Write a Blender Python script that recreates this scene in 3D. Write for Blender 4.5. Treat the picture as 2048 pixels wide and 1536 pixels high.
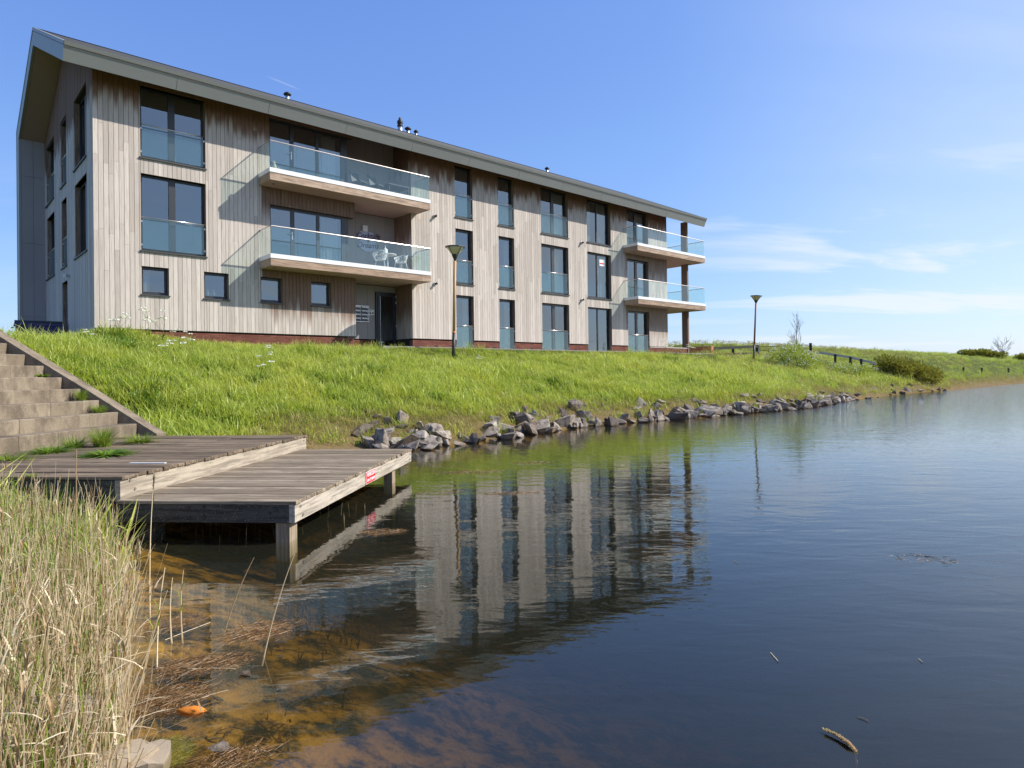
import bpy, bmesh, math, random
import numpy as np
from mathutils import Vector, Matrix, noise as mnoise

random.seed(11)
RNG = np.random.default_rng(7)
for o in list(bpy.data.objects):
    bpy.data.objects.remove(o)
SC = bpy.context.scene
COL = SC.collection
EY = 1.68                       # eye height above the water; water level is z = 0

# ------------------------------------------------------------------ camera
F_PX, CX, CY = 1323.03, 1024.0, 743.15
PITCH, ROLL = math.radians(0.368), math.radians(0.760)
cam = bpy.data.cameras.new('camera')
cam_o = bpy.data.objects.new('camera', cam)
COL.objects.link(cam_o)
cam.sensor_width = 36.0
cam.lens = 36.0 * F_PX / 2048.0
cam.shift_y = (CY - 768.0) / 2048.0
cam.clip_start, cam.clip_end = 0.05, 3000.0
cam_o.matrix_world = (Matrix.Translation((0, 0, EY)) @ Matrix.Rotation(math.pi / 2 + PITCH, 4, 'X')
                      @ Matrix.Rotation(-ROLL, 4, 'Z'))
SC.camera = cam_o

# ------------------------------------------------------------------ world, sun, exposure
SUN_DIR = Vector((0.765, 0.085, 0.638)).normalized()
SUN_EL = math.asin(SUN_DIR.z)
SUN_AZ = math.atan2(SUN_DIR.x, SUN_DIR.y)           # clockwise from +Y
world = bpy.data.worlds.new('World')
SC.world = world
world.use_nodes = True
nt = world.node_tree
nt.nodes.clear()
W = lambda t: nt.nodes.new(t)
sky = W('ShaderNodeTexSky')
sky.sky_type = 'NISHITA'
sky.sun_disc = False
sky.sun_elevation = SUN_EL
sky.sun_rotation = SUN_AZ
sky.air_density, sky.dust_density, sky.ozone_density, sky.altitude = 1.0, 0.6, 1.6, 0.0
bg = W('ShaderNodeBackground')
bg.inputs['Strength'].default_value = 0.115
wo = W('ShaderNodeOutputWorld')
nt.links.new(bg.outputs[0], wo.inputs[0])


def vmath(op, a, b=None, out=0):
    n = W('ShaderNodeVectorMath'); n.operation = op
    for i, s in enumerate((a, b)):
        if s is None: continue
        if hasattr(s, 'is_output'): nt.links.new(s, n.inputs[i])
        else: n.inputs[i].default_value = s
    return n.outputs[out]


def fmath(op, a, b=None, c=None, clamp=False):
    n = W('ShaderNodeMath'); n.operation = op; n.use_clamp = clamp
    for i, s in enumerate((a, b, c)):
        if s is None: continue
        if hasattr(s, 'is_output'): nt.links.new(s, n.inputs[i])
        else: n.inputs[i].default_value = s
    return n.outputs[0]


def sstep(x, lo, hi, rev=False):
    n = W('ShaderNodeMapRange'); n.interpolation_type = 'SMOOTHSTEP'
    nt.links.new(x, n.inputs[0])
    n.inputs[1].default_value, n.inputs[2].default_value = lo, hi
    n.inputs[3].default_value, n.inputs[4].default_value = (1, 0) if rev else (0, 1)
    return n.outputs[0]


tc = W('ShaderNodeTexCoord')
sepx = W('ShaderNodeSeparateXYZ')
nt.links.new(tc.outputs['Generated'], sepx.inputs[0])
dz = sepx.outputs['Z']
# thin streaks of high cloud: direction projected on a flat layer, stretched
inv = fmath('DIVIDE', 1.0, fmath('MAXIMUM', fmath('ADD', dz, 0.10), 0.05))
flat = vmath('MULTIPLY', tc.outputs['Generated'], (1, 1, 0))
sc_n = W('ShaderNodeVectorMath'); sc_n.operation = 'SCALE'
nt.links.new(flat, sc_n.inputs[0]); nt.links.new(inv, sc_n.inputs['Scale'])
mp = W('ShaderNodeMapping'); nt.links.new(sc_n.outputs[0], mp.inputs[0])
mp.inputs['Rotation'].default_value = (0, 0, math.radians(-28))
mp.inputs['Scale'].default_value = (0.42, 1.05, 1.0)
mp.inputs['Location'].default_value = (3.1, 0.75, 0.0)
n1 = W('ShaderNodeTexNoise'); nt.links.new(mp.outputs[0], n1.inputs['Vector'])
n1.inputs['Scale'].default_value = 1.25; n1.inputs['Detail'].default_value = 8
n1.inputs['Roughness'].default_value = 0.56; n1.inputs['Distortion'].default_value = 0.9
cl = sstep(n1.outputs['Fac'], 0.40, 0.66)
band = fmath('MULTIPLY', sstep(dz, 0.0, 0.05), sstep(dz, 0.17, 0.36, True))
side = sstep(sepx.outputs['X'], 0.12, 0.5)
cl = fmath('MULTIPLY', fmath('MULTIPLY', cl, band), fmath('ADD', fmath('MULTIPLY', side, 0.85), 0.10))
veil = fmath('MULTIPLY', sstep(sepx.outputs['X'], 0.18, 0.70), sstep(n1.outputs['Fac'], -0.4, 0.9))
cl = fmath('MAXIMUM', cl, fmath('MULTIPLY', veil, 0.50))


def dir_px(x, y):
    a, b = x - CX, y - CY
    a, b = a * math.cos(ROLL) - b * math.sin(ROLL), a * math.sin(ROLL) + b * math.cos(ROLL)
    X, Y2, Z2 = a / F_PX, 1.0, -b / F_PX
    return Vector((X, Y2 * math.cos(PITCH) - Z2 * math.sin(PITCH), Y2 * math.sin(PITCH) + Z2 * math.cos(PITCH)))


def streak(p0, p1, half):
    """a thin trail on the sky between two directions"""
    a, b = p0.normalized(), p1.normalized()
    nrm = a.cross(b).normalized(); mid = (a + b).normalized(); along = (b - a).normalized()
    d_n = fmath('ABSOLUTE', vmath('DOT_PRODUCT', tc.outputs['Generated'], tuple(nrm), 1))
    d_a = fmath('ABSOLUTE', fmath('SUBTRACT', vmath('DOT_PRODUCT', tc.outputs['Generated'], tuple(along), 1), mid.dot(along)))
    L = (b - a).length / 2
    return fmath('MULTIPLY', sstep(d_n, 0, half, True), sstep(d_a, L * 0.3, L, True)), vmath('DOT_PRODUCT', tc.outputs['Generated'], tuple(mid), 1)


t1, _ = streak(dir_px(528, 150), dir_px(606, 182), 0.0016)
t2, _ = streak(dir_px(1738, 537), dir_px(1812, 494), 0.0085)
wn = W('ShaderNodeTexNoise'); nt.links.new(tc.outputs['Generated'], wn.inputs['Vector'])
wn.inputs['Scale'].default_value = 60; wn.inputs['Detail'].default_value = 4
t2 = fmath('MULTIPLY', t2, sstep(wn.outputs['Fac'], 0.30, 0.62))
cl = fmath('MAXIMUM', cl, fmath('MULTIPLY', t1, 0.22))
cl = fmath('MAXIMUM', cl, fmath('MULTIPLY', t2, 0.75), clamp=True)
mixc = W('ShaderNodeMix'); mixc.data_type = 'RGBA'
nt.links.new(fmath('MULTIPLY', cl, 0.8), mixc.inputs['Factor'])
# clearer, deeper blue than the model's default: a gentle tone curve on the whole sky
sp = W('ShaderNodeSeparateColor'); nt.links.new(sky.outputs[0], sp.inputs[0])
cb = W('ShaderNodeCombineColor')
KS = 0.168
for i, (amp, ex) in enumerate(((0.58, 0.82), (0.70, 0.74), (0.97, 0.50))):
    nt.links.new(fmath('MULTIPLY', fmath('POWER', fmath('MULTIPLY', sp.outputs[i], KS), ex), amp / KS), cb.inputs[i])
nt.links.new(cb.outputs[0], mixc.inputs['A'])
mixc.inputs['B'].default_value = (4.9, 5.15, 5.6, 1)
nt.links.new(mixc.outputs['Result'], bg.inputs['Color'])

sun = bpy.data.lights.new('sun', 'SUN')
sun.energy = 4.0
sun.angle = math.radians(0.53)
sun.color = (1.0, 0.945, 0.86)
sun_o = bpy.data.objects.new('sun', sun)
COL.objects.link(sun_o)
sun_o.rotation_euler = SUN_DIR.to_track_quat('Z', 'Y').to_euler()
sun_o.location = (40, 5, 60)

SC.view_settings.view_transform = 'Standard'
SC.view_settings.look = 'None'
SC.view_settings.gamma = 1.0
SC.view_settings.exposure = 0.70
SC.view_settings.use_curve_mapping = False
SC.render.engine = 'CYCLES'
cy = SC.cycles
cy.use_denoising = True
try:
    cy.denoiser = 'OPENIMAGEDENOISE'
except Exception:
    pass
cy.max_bounces, cy.diffuse_bounces, cy.glossy_bounces = 10, 3, 4
cy.transmission_bounces, cy.transparent_max_bounces = 6, 16
cy.caustics_reflective = cy.caustics_refractive = False
cy.sample_clamp_indirect = 4.0


# ------------------------------------------------------------------ materials
def srgb(r, g, b):
    f = lambda c: (c / 255) / 12.92 if c / 255 <= 0.04045 else ((c / 255 + 0.055) / 1.055) ** 2.4
    return (f(r), f(g), f(b))


class NG:
    """small helper round a material's node tree"""
    def __init__(s, name):
        s.m = bpy.data.materials.new(name); s.m.use_nodes = True
        s.t = s.m.node_tree; s.t.nodes.clear()
        s.out = s.t.nodes.new('ShaderNodeOutputMaterial')

    def n(s, t, **kw):
        x = s.t.nodes.new(t)
        for k, v in kw.items(): setattr(x, k, v)
        return x

    def l(s, a, b): s.t.links.new(a, b)

    def math(s, op, a, b=None, c=None, clamp=False):
        n = s.n('ShaderNodeMath', operation=op, use_clamp=clamp)
        for i, v in enumerate((a, b, c)):
            if v is None: continue
            if hasattr(v, 'is_output'): s.l(v, n.inputs[i])
            else: n.inputs[i].default_value = v
        return n.outputs[0]

    def step(s, x, lo, hi, rev=False):
        n = s.n('ShaderNodeMapRange', interpolation_type='SMOOTHSTEP')
        s.l(x, n.inputs[0]); n.inputs[1].default_value, n.inputs[2].default_value = lo, hi
        n.inputs[3].default_value, n.inputs[4].default_value = (1, 0) if rev else (0, 1)
        return n.outputs[0]

    def mix(s, f, a, b, mode='MIX'):
        n = s.n('ShaderNodeMix', data_type='RGBA', blend_type=mode)
        for k, v in (('Factor', f), ('A', a), ('B', b)):
            if hasattr(v, 'is_output'): s.l(v, n.inputs[k])
            elif k == 'Factor': n.inputs[k].default_value = v
            else: n.inputs[k].default_value = (*v, 1) if len(v) == 3 else v
        return n.outputs['Result']

    def noise(s, vec, scale, detail=4, rough=0.55, dist=0.0, mapping=None):
        if mapping:
            m = s.n('ShaderNodeMapping'); s.l(vec, m.inputs[0]); m.inputs['Scale'].default_value = mapping
            vec = m.outputs[0]
        n = s.n('ShaderNodeTexNoise'); s.l(vec, n.inputs['Vector'])
        n.inputs['Scale'].default_value = scale; n.inputs['Detail'].default_value = detail
        n.inputs['Roughness'].default_value = rough; n.inputs['Distortion'].default_value = dist
        return n.outputs['Fac']

    def obj(s): return s.n('ShaderNodeTexCoord').outputs['Object']
    def pos(s): return s.n('ShaderNodeNewGeometry').outputs['Position']

    def attr(s, name, typ='GEOMETRY'):
        a = s.n('ShaderNodeAttribute', attribute_name=name, attribute_type=typ); return a.outputs['Fac']

    def rand(s): return s.n('ShaderNodeObjectInfo').outputs['Random']

    def bump(s, h, strength=0.3, dist=0.01):
        b = s.n('ShaderNodeBump'); s.l(h, b.inputs['Height'])
        b.inputs['Strength'].default_value = strength; b.inputs['Distance'].default_value = dist
        return b.outputs[0]

    def bsdf(s, col, rough=0.7, metal=0.0, normal=None, spec=0.5, **kw):
        p = s.n('ShaderNodeBsdfPrincipled')
        for k, v in (('Base Color', col), ('Roughness', rough), ('Metallic', metal), ('Specular IOR Level', spec)):
            if hasattr(v, 'is_output'): s.l(v, p.inputs[k])
            else: p.inputs[k].default_value = (*v, 1) if isinstance(v, tuple) and len(v) == 3 else v
        if normal is not None: s.l(normal, p.inputs['Normal'])
        return p.outputs[0]

    def front_fresnel(s, ior, normal=None):
        """reflection weight on the outer face only, so that light leaving a sheet is not trapped"""
        fr = s.n('ShaderNodeFresnel'); fr.inputs['IOR'].default_value = ior
        if normal is not None: s.l(normal, fr.inputs['Normal'])
        bf = s.n('ShaderNodeNewGeometry').outputs['Backfacing']
        return s.math('MULTIPLY', fr.outputs[0], s.math('SUBTRACT', 1.0, bf))

    def done(s, sh, vol=None):
        s.l(sh, s.out.inputs['Surface'])
        if vol: s.l(vol, s.out.inputs['Volume'])
        return s.m


def plain(name, col, rough=0.6, metal=0.0, var=0.12, scale=4.0, bump=0.0, spec=0.5, streak=None):
    g = NG(name); p = g.obj()
    f = g.noise(p, scale, 5, 0.6, mapping=streak)
    c = g.mix(f, tuple(x * (1 - var) for x in col), tuple(min(1, x * (1 + var)) for x in col))
    nm = g.bump(g.noise(p, scale * 9, 3), bump, 0.004) if bump else None
    return g.done(g.bsdf(c, rough, metal, nm, spec))


M = {}


def wood_boards():
    """weathered vertical cladding, silver grey, browner where rain and sun never reached it"""
    g = NG('weathered_cladding'); p = g.obj()
    sx = g.n('ShaderNodeSeparateXYZ'); g.l(p, sx.inputs[0]); z = sx.outputs['Z']
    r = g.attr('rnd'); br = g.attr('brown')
    grain = g.noise(p, 30, 6, 0.65, 0.3, mapping=(1, 1, 0.05))
    blot = g.noise(p, 1.1, 4, 0.6, mapping=(1.0, 1.0, 0.35))
    base = g.mix(r, srgb(184, 173, 162), srgb(214, 203, 191))
    base = g.mix(g.math('MULTIPLY', g.step(grain, 0.42, 0.66), 0.38), base, srgb(146, 134, 125))
    base = g.mix(g.math('MULTIPLY', g.step(blot, 0.55, 0.8), 0.35), base, srgb(188, 168, 148))
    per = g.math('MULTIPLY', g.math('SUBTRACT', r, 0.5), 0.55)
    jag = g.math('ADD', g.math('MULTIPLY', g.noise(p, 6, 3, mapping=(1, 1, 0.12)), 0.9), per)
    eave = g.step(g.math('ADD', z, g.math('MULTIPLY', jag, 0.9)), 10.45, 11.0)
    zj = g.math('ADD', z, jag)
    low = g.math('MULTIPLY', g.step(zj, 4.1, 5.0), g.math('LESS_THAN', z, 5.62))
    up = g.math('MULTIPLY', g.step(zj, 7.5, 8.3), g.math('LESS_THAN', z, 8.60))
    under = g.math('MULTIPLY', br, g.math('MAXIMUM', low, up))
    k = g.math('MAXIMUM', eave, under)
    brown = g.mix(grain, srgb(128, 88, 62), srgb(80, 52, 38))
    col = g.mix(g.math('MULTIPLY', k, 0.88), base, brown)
    return g.done(g.bsdf(col, 0.82, 0, g.bump(grain, 0.35, 0.003), 0.25))


def deck_wood(name, c0, c1, lichen=None, along='x'):
    g = NG(name); p = g.obj(); r = g.attr('rnd')
    mp_ = {'x': (0.06, 1, 1), 'y': (1, 0.06, 1), 'z': (1, 1, 0.06)}[along]
    gr = g.noise(p, 26, 7, 0.7, 0.4, mapping=mp_)
    gr2 = g.noise(p, 3.2, 5, 0.62)
    col = g.mix(r, c0, c1)
    col = g.mix(g.math('MULTIPLY', g.step(gr, 0.42, 0.62), 0.75), col, tuple(x * 0.42 for x in c0))
    col = g.mix(g.math('MULTIPLY', g.step(gr2, 0.48, 0.72), 0.5), col, tuple(x * 0.62 for x in c0))
    if lichen:
        sp = g.noise(p, 85, 2, 0.5)
        col = g.mix(g.math('MULTIPLY', g.step(sp, 0.63, 0.7), 0.75), col, lichen)
    h = g.math('ADD', gr, g.math('MULTIPLY', g.noise(p, 90, 3), 0.4))
    return g.done(g.bsdf(col, 0.86, 0, g.bump(h, 0.55, 0.006), 0.25))


def glass_pane():
    g = NG('window_glass')
    p = g.pos()
    wob = g.bump(g.noise(p, 0.55, 2), 0.05, 0.06)
    fr = g.front_fresnel(2.8, wob)
    gl = g.n('ShaderNodeBsdfGlossy'); gl.inputs['Roughness'].default_value = 0.0
    gl.inputs['Color'].default_value = (0.78, 0.90, 1.0, 1); g.l(wob, gl.inputs['Normal'])
    tr = g.n('ShaderNodeBsdfTransparent'); tr.inputs['Color'].default_value = (0.62, 0.66, 0.64, 1)
    m = g.n('ShaderNodeMixShader'); g.l(fr, m.inputs[0]); g.l(tr.outputs[0], m.inputs[1]); g.l(gl.outputs[0], m.inputs[2])
    return g.done(m.outputs[0])


def guard_glass():
    g = NG('balustrade_glass')
    fr = g.front_fresnel(1.75)
    gl = g.n('ShaderNodeBsdfGlossy'); gl.inputs['Roughness'].default_value = 0.01
    gl.inputs['Color'].default_value = (0.86, 0.95, 1.0, 1)
    tr = g.n('ShaderNodeBsdfTransparent'); tr.inputs['Color'].default_value = (0.92, 0.975, 0.965, 1)
    df = g.n('ShaderNodeBsdfDiffuse'); df.inputs['Color'].default_value = (0.34, 0.62, 0.72, 1)
    m0 = g.n('ShaderNodeMixShader'); m0.inputs[0].default_value = 0.035
    g.l(tr.outputs[0], m0.inputs[1]); g.l(df.outputs[0], m0.inputs[2])
    m = g.n('ShaderNodeMixShader'); g.l(fr, m.inputs[0]); g.l(m0.outputs[0], m.inputs[1]); g.l(gl.outputs[0], m.inputs[2])
    return g.done(m.outputs[0])


def brick_mat():
    g = NG('red_brick'); p = g.obj(); r = g.attr('rnd')
    c = g.mix(r, srgb(108, 64, 52), srgb(142, 90, 72))
    c = g.mix(g.math('MULTIPLY', g.noise(p, 22, 4), 0.5), c, srgb(104, 62, 58))
    return g.done(g.bsdf(c, 0.85, 0, g.bump(g.noise(p, 60, 3), 0.3, 0.003), 0.2))


def foliage(name, c0, c1, c2=None, trans=0.35, gloss=0.35, tip=None):
    """leaf and blade material; c0..c1 by instance or face, c2 in broad patches on the ground"""
    g = NG(name)
    r = g.math('FRACT', g.math('ADD', g.rand(), g.attr('rnd')))
    col = g.mix(r, c0, c1)
    if c2:
        pn = g.noise(g.pos(), 0.55, 4, 0.6)
        col = g.mix(g.math('MULTIPLY', g.step(pn, 0.45, 0.68), 0.85), col, c2)
    if tip:
        col = g.mix(g.math('MULTIPLY', g.attr('tip'), 0.8), col, tip)
    a = g.bsdf(col, 0.42, 0, None, gloss)
    t = g.n('ShaderNodeBsdfTranslucent'); g.l(g.mix(0.35, col, (0.5, 0.6, 0.06), 'MIX'), t.inputs['Color'])
    m = g.n('ShaderNodeMixShader'); m.inputs[0].default_value = trans
    g.l(a, m.inputs[1]); g.l(t.outputs[0], m.inputs[2])
    return g.done(m.outputs[0])


def stone_mat():
    g = NG('riprap_stone'); p = g.pos(); r = g.rand()
    n = g.noise(p, 7, 7, 0.7); n2 = g.noise(p, 28, 4, 0.6); n3 = g.noise(p, 2.3, 3)
    c = g.mix(r, srgb(98, 86, 74), srgb(172, 160, 145))
    c = g.mix(g.step(n, 0.42, 0.66), c, srgb(74, 67, 60))
    c = g.mix(g.math('MULTIPLY', g.step(n2, 0.56, 0.72), 0.45), c, srgb(192, 186, 176))
    c = g.mix(g.math('MULTIPLY', g.step(n3, 0.60, 0.72), 0.6), c, srgb(158, 132, 84))
    z = g.n('ShaderNodeSeparateXYZ'); g.l(p, z.inputs[0])
    c = g.mix(g.math('MULTIPLY', g.step(g.math('ADD', z.outputs['Z'], g.math('MULTIPLY', n, 0.06)), 0.03, 0.10, True), 0.75), c, srgb(62, 48, 32))
    h = g.math('ADD', n, g.math('MULTIPLY', n2, 0.4))
    return g.done(g.bsdf(c, 0.85, 0, g.bump(h, 0.6, 0.03), 0.3))


def concrete_mat():
    g = NG('weathered_concrete'); p = g.obj(); r = g.attr('rnd')
    n = g.noise(p, 2.2, 6, 0.65, mapping=(1, 1, 0.7)); n2 = g.noise(p, 75, 3, 0.6); n3 = g.noise(p, 5, 6, 0.7, mapping=(1.4, 1.4, 0.35))
    c = g.mix(r, srgb(122, 110, 92), srgb(144, 131, 112))
    c = g.mix(g.math('MULTIPLY', g.step(n, 0.40, 0.62), 0.85), c, srgb(98, 87, 74))
    c = g.mix(g.math('MULTIPLY', g.step(n3, 0.50, 0.70), 0.65), c, srgb(88, 78, 66))
    c = g.mix(g.math('MULTIPLY', g.step(n2, 0.60, 0.70), 0.5), c, srgb(206, 196, 180))
    return g.done(g.bsdf(c, 0.9, 0, g.bump(g.math('ADD', n2, n), 0.5, 0.006), 0.2))


def ground_mat():
    g = NG('bank_soil'); p = g.pos()
    sep = g.n('ShaderNodeSeparateXYZ'); g.l(p, sep.inputs[0]); z = sep.outputs['Z']
    n = g.noise(p, 0.9, 6, 0.65); n2 = g.noise(p, 4.5, 7, 0.7); n3 = g.noise(p, 17, 5, 0.65)
    turf = g.mix(n, srgb(62, 76, 26), srgb(86, 96, 36))
    turf = g.mix(g.step(n2, 0.50, 0.70), turf, srgb(70, 66, 34))
    dry = g.mix(n3, srgb(138, 118, 80), srgb(84, 70, 46))
    bed = g.mix(g.step(n2, 0.40, 0.62), srgb(168, 126, 46), srgb(40, 36, 18))
    bed = g.mix(g.math('MULTIPLY', g.step(n, 0.46, 0.66), 0.9), bed, srgb(30, 27, 18))
    bed = g.mix(g.math('MULTIPLY', g.step(n3, 0.60, 0.76), 0.6), bed, srgb(150, 120, 62))
    land = g.mix(g.step(g.math('ADD', z, g.math('MULTIPLY', n2, 0.5)), 0.45, 1.15), dry, turf)
    col = g.mix(g.step(g.math('ADD', z, g.math('MULTIPLY', n3, 0.08)), 0.0, 0.10), bed, land)
    return g.done(g.bsdf(col, 0.95, 0, g.bump(g.math('ADD', n2, n3), 0.6, 0.04), 0.1))


def water_mat():
    g = NG('lake_water'); p = g.pos()
    sep = g.n('ShaderNodeSeparateXYZ'); g.l(p, sep.inputs[0])

    def wave(rot, scale, mp_, detail, rough, dist):
        m = g.n('ShaderNodeMapping'); g.l(p, m.inputs[0])
        m.inputs['Rotation'].default_value = (0, 0, math.radians(rot)); m.inputs['Scale'].default_value = mp_
        return g.noise(m.outputs[0], scale, detail, rough, dist)
    w1 = wave(20, 1.0, (1.1, 2.6, 1), 2, 0.5, 0.6)           # slow undulation
    w2 = wave(24, 5.2, (1.0, 2.8, 1), 2, 0.5, 0.5)           # ripples, crests across the view
    w3 = wave(-12, 15.0, (1.0, 2.1, 1), 2, 0.5, 0.3)         # small wind ripples
    patch = g.noise(p, 0.16, 3, 0.6, 0.6, mapping=(0.7, 1.6, 1))
    far = g.step(sep.outputs['Y'], 7.0, 42.0)
    right = g.step(g.math('SUBTRACT', sep.outputs['X'], g.math('MULTIPLY', sep.outputs['Y'], 0.12)), -1.0, 5.0)
    ruff = g.math('ADD', g.math('MULTIPLY', g.step(patch, 0.42, 0.66), 0.8), 0.20)
    h = g.math('MULTIPLY', w1, 0.006)
    w1b = wave(16, 2.6, (1.0, 2.4, 1), 2, 0.5, 0.8)          # the near water only wobbles
    h = g.math('ADD', h, g.math('MULTIPLY', w1b, 0.0022))
    h = g.math('ADD', h, g.math('MULTIPLY', g.math('MULTIPLY', w2, 0.0016), ruff))
    amp3 = g.math('MULTIPLY', g.math('ADD', g.math('MULTIPLY', far, 0.0022), 0.00012), g.math('ADD', ruff, g.math('MULTIPLY', right, 0.5)))
    h = g.math('ADD', h, g.math('MULTIPLY', w3, amp3))
    h = g.math('ADD', h, g.math('MULTIPLY', g.math('MULTIPLY', w2, 0.013), g.math('MULTIPLY', far, right)))
    calm = g.math('ADD', g.math('MULTIPLY', g.step(g.math('ADD', sep.outputs['Y'], g.math('MULTIPLY', sep.outputs['X'], 1.2)), 2.0, 12.0), 0.64), 0.36)   # sheltered corner by the jetty
    h = g.math('MULTIPLY', h, calm)
    b = g.n('ShaderNodeBump'); g.l(h, b.inputs['Height']); b.inputs['Strength'].default_value = 1.0; b.inputs['Distance'].default_value = 1.0
    fr = g.front_fresnel(1.46, b.outputs[0])
    gl = g.n('ShaderNodeBsdfGlossy'); gl.inputs['Roughness'].default_value = 0.015; g.l(b.outputs[0], gl.inputs['Normal'])
    gl.inputs['Color'].default_value = (0.98, 0.99, 0.98, 1)
    tr = g.n('ShaderNodeBsdfTransparent'); tr.inputs['Color'].default_value = (0.95, 0.93, 0.88, 1)
    df = g.n('ShaderNodeBsdfDiffuse'); df.inputs['Color'].default_value = (0.105, 0.115, 0.075, 1)      # light scattered back by the turbid water
    body = g.n('ShaderNodeMixShader'); body.inputs[0].default_value = 0.11; g.l(tr.outputs[0], body.inputs[1]); g.l(df.outputs[0], body.inputs[2])
    m = g.n('ShaderNodeMixShader'); g.l(fr, m.inputs[0]); g.l(body.outputs[0], m.inputs[1]); g.l(gl.outputs[0], m.inputs[2])
    ab = g.n('ShaderNodeVolumeAbsorption'); ab.inputs['Color'].default_value = (0.47, 0.44, 0.17, 1); ab.inputs['Density'].default_value = 1.6
    return g.done(m.outputs[0], ab.outputs[0])


def leaf_card(name, c0, c1, trans=0.3):
    return foliage(name, c0, c1, None, trans, 0.3)


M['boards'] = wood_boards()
M['frame'] = plain('anthracite_frame', srgb(46, 49, 54), 0.42, 0.0, 0.06)
M['sill'] = plain('anthracite_sill', srgb(64, 64, 64), 0.5)
M['glass'] = glass_pane()
M['guard'] = guard_glass()
M['steel'] = plain('brushed_steel', srgb(205, 198, 192), 0.28, 0.9, 0.05)
M['white'] = plain('white_coated_steel', (0.80, 0.80, 0.78), 0.45, 0, 0.04)
M['wall'] = plain('dark_backing', srgb(52, 44, 38), 0.9)
M['reveal'] = deck_wood('jamb_wood', srgb(140, 118, 100), srgb(164, 144, 126), along='z')
M['fasciawood'] = deck_wood('balcony_edge_wood', srgb(176, 150, 128), srgb(196, 172, 150), along='x')
M['soffit'] = plain('soffit_board', srgb(176, 150, 146), 0.8, 0, 0.06, 1.2)
M['panel'] = plain('grey_fibre_panel', srgb(158, 152, 150), 0.7, 0, 0.05, 1.5)
M['zinc'] = plain('pre_weathered_zinc', srgb(146, 148, 144), 0.5, 0.0, 0.10, 0.8, spec=0.6, streak=(0.5, 1, 2.5))
M['roofing'] = plain('dark_roofing', srgb(70, 72, 78), 0.6, 0, 0.2, 3, 0.3)
M['brick'] = brick_mat()
M['mortar'] = plain('mortar', srgb(112, 92, 84), 0.95, 0, 0.2, 12)
M['plaster'] = plain('interior_plaster', srgb(206, 198, 176), 0.9)
M['floorwood'] = plain('interior_floor', srgb(120, 92, 66), 0.6)
M['curtain'] = plain('white_curtain', (0.75, 0.75, 0.73), 0.9)
M['black'] = plain('black_cowl', srgb(34, 32, 30), 0.6)
M['alu'] = plain('aluminium_flue', srgb(190, 190, 190), 0.4, 0.7, 0.08)
M['deck'] = deck_wood('grey_deck_plank', srgb(126, 112, 92), srgb(168, 152, 130), along='x')
M['deck_dark'] = deck_wood('old_deck_plank', srgb(102, 88, 72), srgb(146, 128, 106), along='x')
M['beam_side'] = deck_wood('pale_side_beam', srgb(176, 164, 146), srgb(192, 181, 165), along='y')
M['beam_front'] = deck_wood('shaded_front_beam', srgb(74, 72, 66), srgb(86, 83, 76), lichen=srgb(160, 160, 150), along='x')  # shade on the unlit front put into the colour; lichen specks are its own
M['post'] = deck_wood('pile_wood', srgb(150, 134, 110), srgb(168, 152, 128), along='z')
M['concrete'] = concrete_mat()
M['stone'] = stone_mat()
M['paleconcrete'] = plain('pale_concrete', srgb(156, 141, 120), 0.9, 0, 0.28, 5, 0.6)
M['ground'] = ground_mat()
M['water'] = water_mat()
M['paving'] = plain('grey_paving', srgb(140, 134, 128), 0.9, 0, 0.25, 14, 0.4)
M['grass'] = foliage('meadow_grass', srgb(96, 132, 14), srgb(176, 194, 44), srgb(186, 184, 50), 0.45, 0.45, tip=srgb(212, 218, 120))
M['straw'] = foliage('dry_grass', srgb(158, 138, 78), srgb(196, 174, 118), srgb(134, 130, 60), 0.3, 0.3)
M['reed'] = foliage('dead_reed', srgb(158, 124, 80), srgb(255, 236, 198), None, 0.25, 0.35)
M['sedge'] = foliage('green_reed_leaf', srgb(92, 124, 34), srgb(148, 164, 66), None, 0.35, 0.35)
M['leaf'] = leaf_card('weed_leaf', srgb(70, 112, 24), srgb(120, 150, 48))
M['stem'] = leaf_card('plant_stem', srgb(96, 122, 52), srgb(126, 142, 76))
M['umbel'] = leaf_card('white_umbel', srgb(232, 232, 218), srgb(246, 246, 238), 0.3)
M['juniper'] = leaf_card('juniper_spray', srgb(96, 100, 36), srgb(154, 140, 66), 0.25)
M['hawthorn'] = leaf_card('bush_leaf', srgb(112, 138, 36), srgb(170, 176, 78))
M['darkbush'] = leaf_card('dark_bush_leaf', srgb(40, 60, 24), srgb(74, 92, 44))
M['bark'] = plain('grey_bark', srgb(132, 122, 108), 0.9, 0, 0.25, 12)
M['weedmat'] = foliage('floating_weed', srgb(96, 72, 42), srgb(152, 112, 66), None, 0.1, 0.3)
M['uwweed'] = foliage('underwater_weed', srgb(120, 78, 22), srgb(70, 52, 20), None, 0.1, 0.2)
M['lampwood'] = plain('lamp_pole_wood', srgb(196, 152, 100), 0.6, 0, 0.12, 8, streak=(3, 3, 0.2))
M['lampwood2'] = plain('lamp_pole_red_wood', srgb(132, 92, 74), 0.65, 0, 0.15, 8, streak=(3, 3, 0.2))
M['darkpost'] = plain('dark_brown_post', srgb(118, 98, 86), 0.8, 0, 0.15, 6, streak=(3, 3, 0.2))
M['lampmetal'] = plain('dark_lamp_metal', srgb(48, 50, 46), 0.5)
M['lampglass'] = plain('cream_lamp_shade', srgb(206, 196, 160), 0.4, 0, 0.05)
M['orange'] = plain('orange_band', srgb(214, 118, 52), 0.6)
M['red'] = plain('red_sign', srgb(214, 34, 38), 0.4, 0, 0.03)
M['letter'] = plain('white_letter', (0.82, 0.82, 0.80), 0.5, 0, 0.02)
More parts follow.
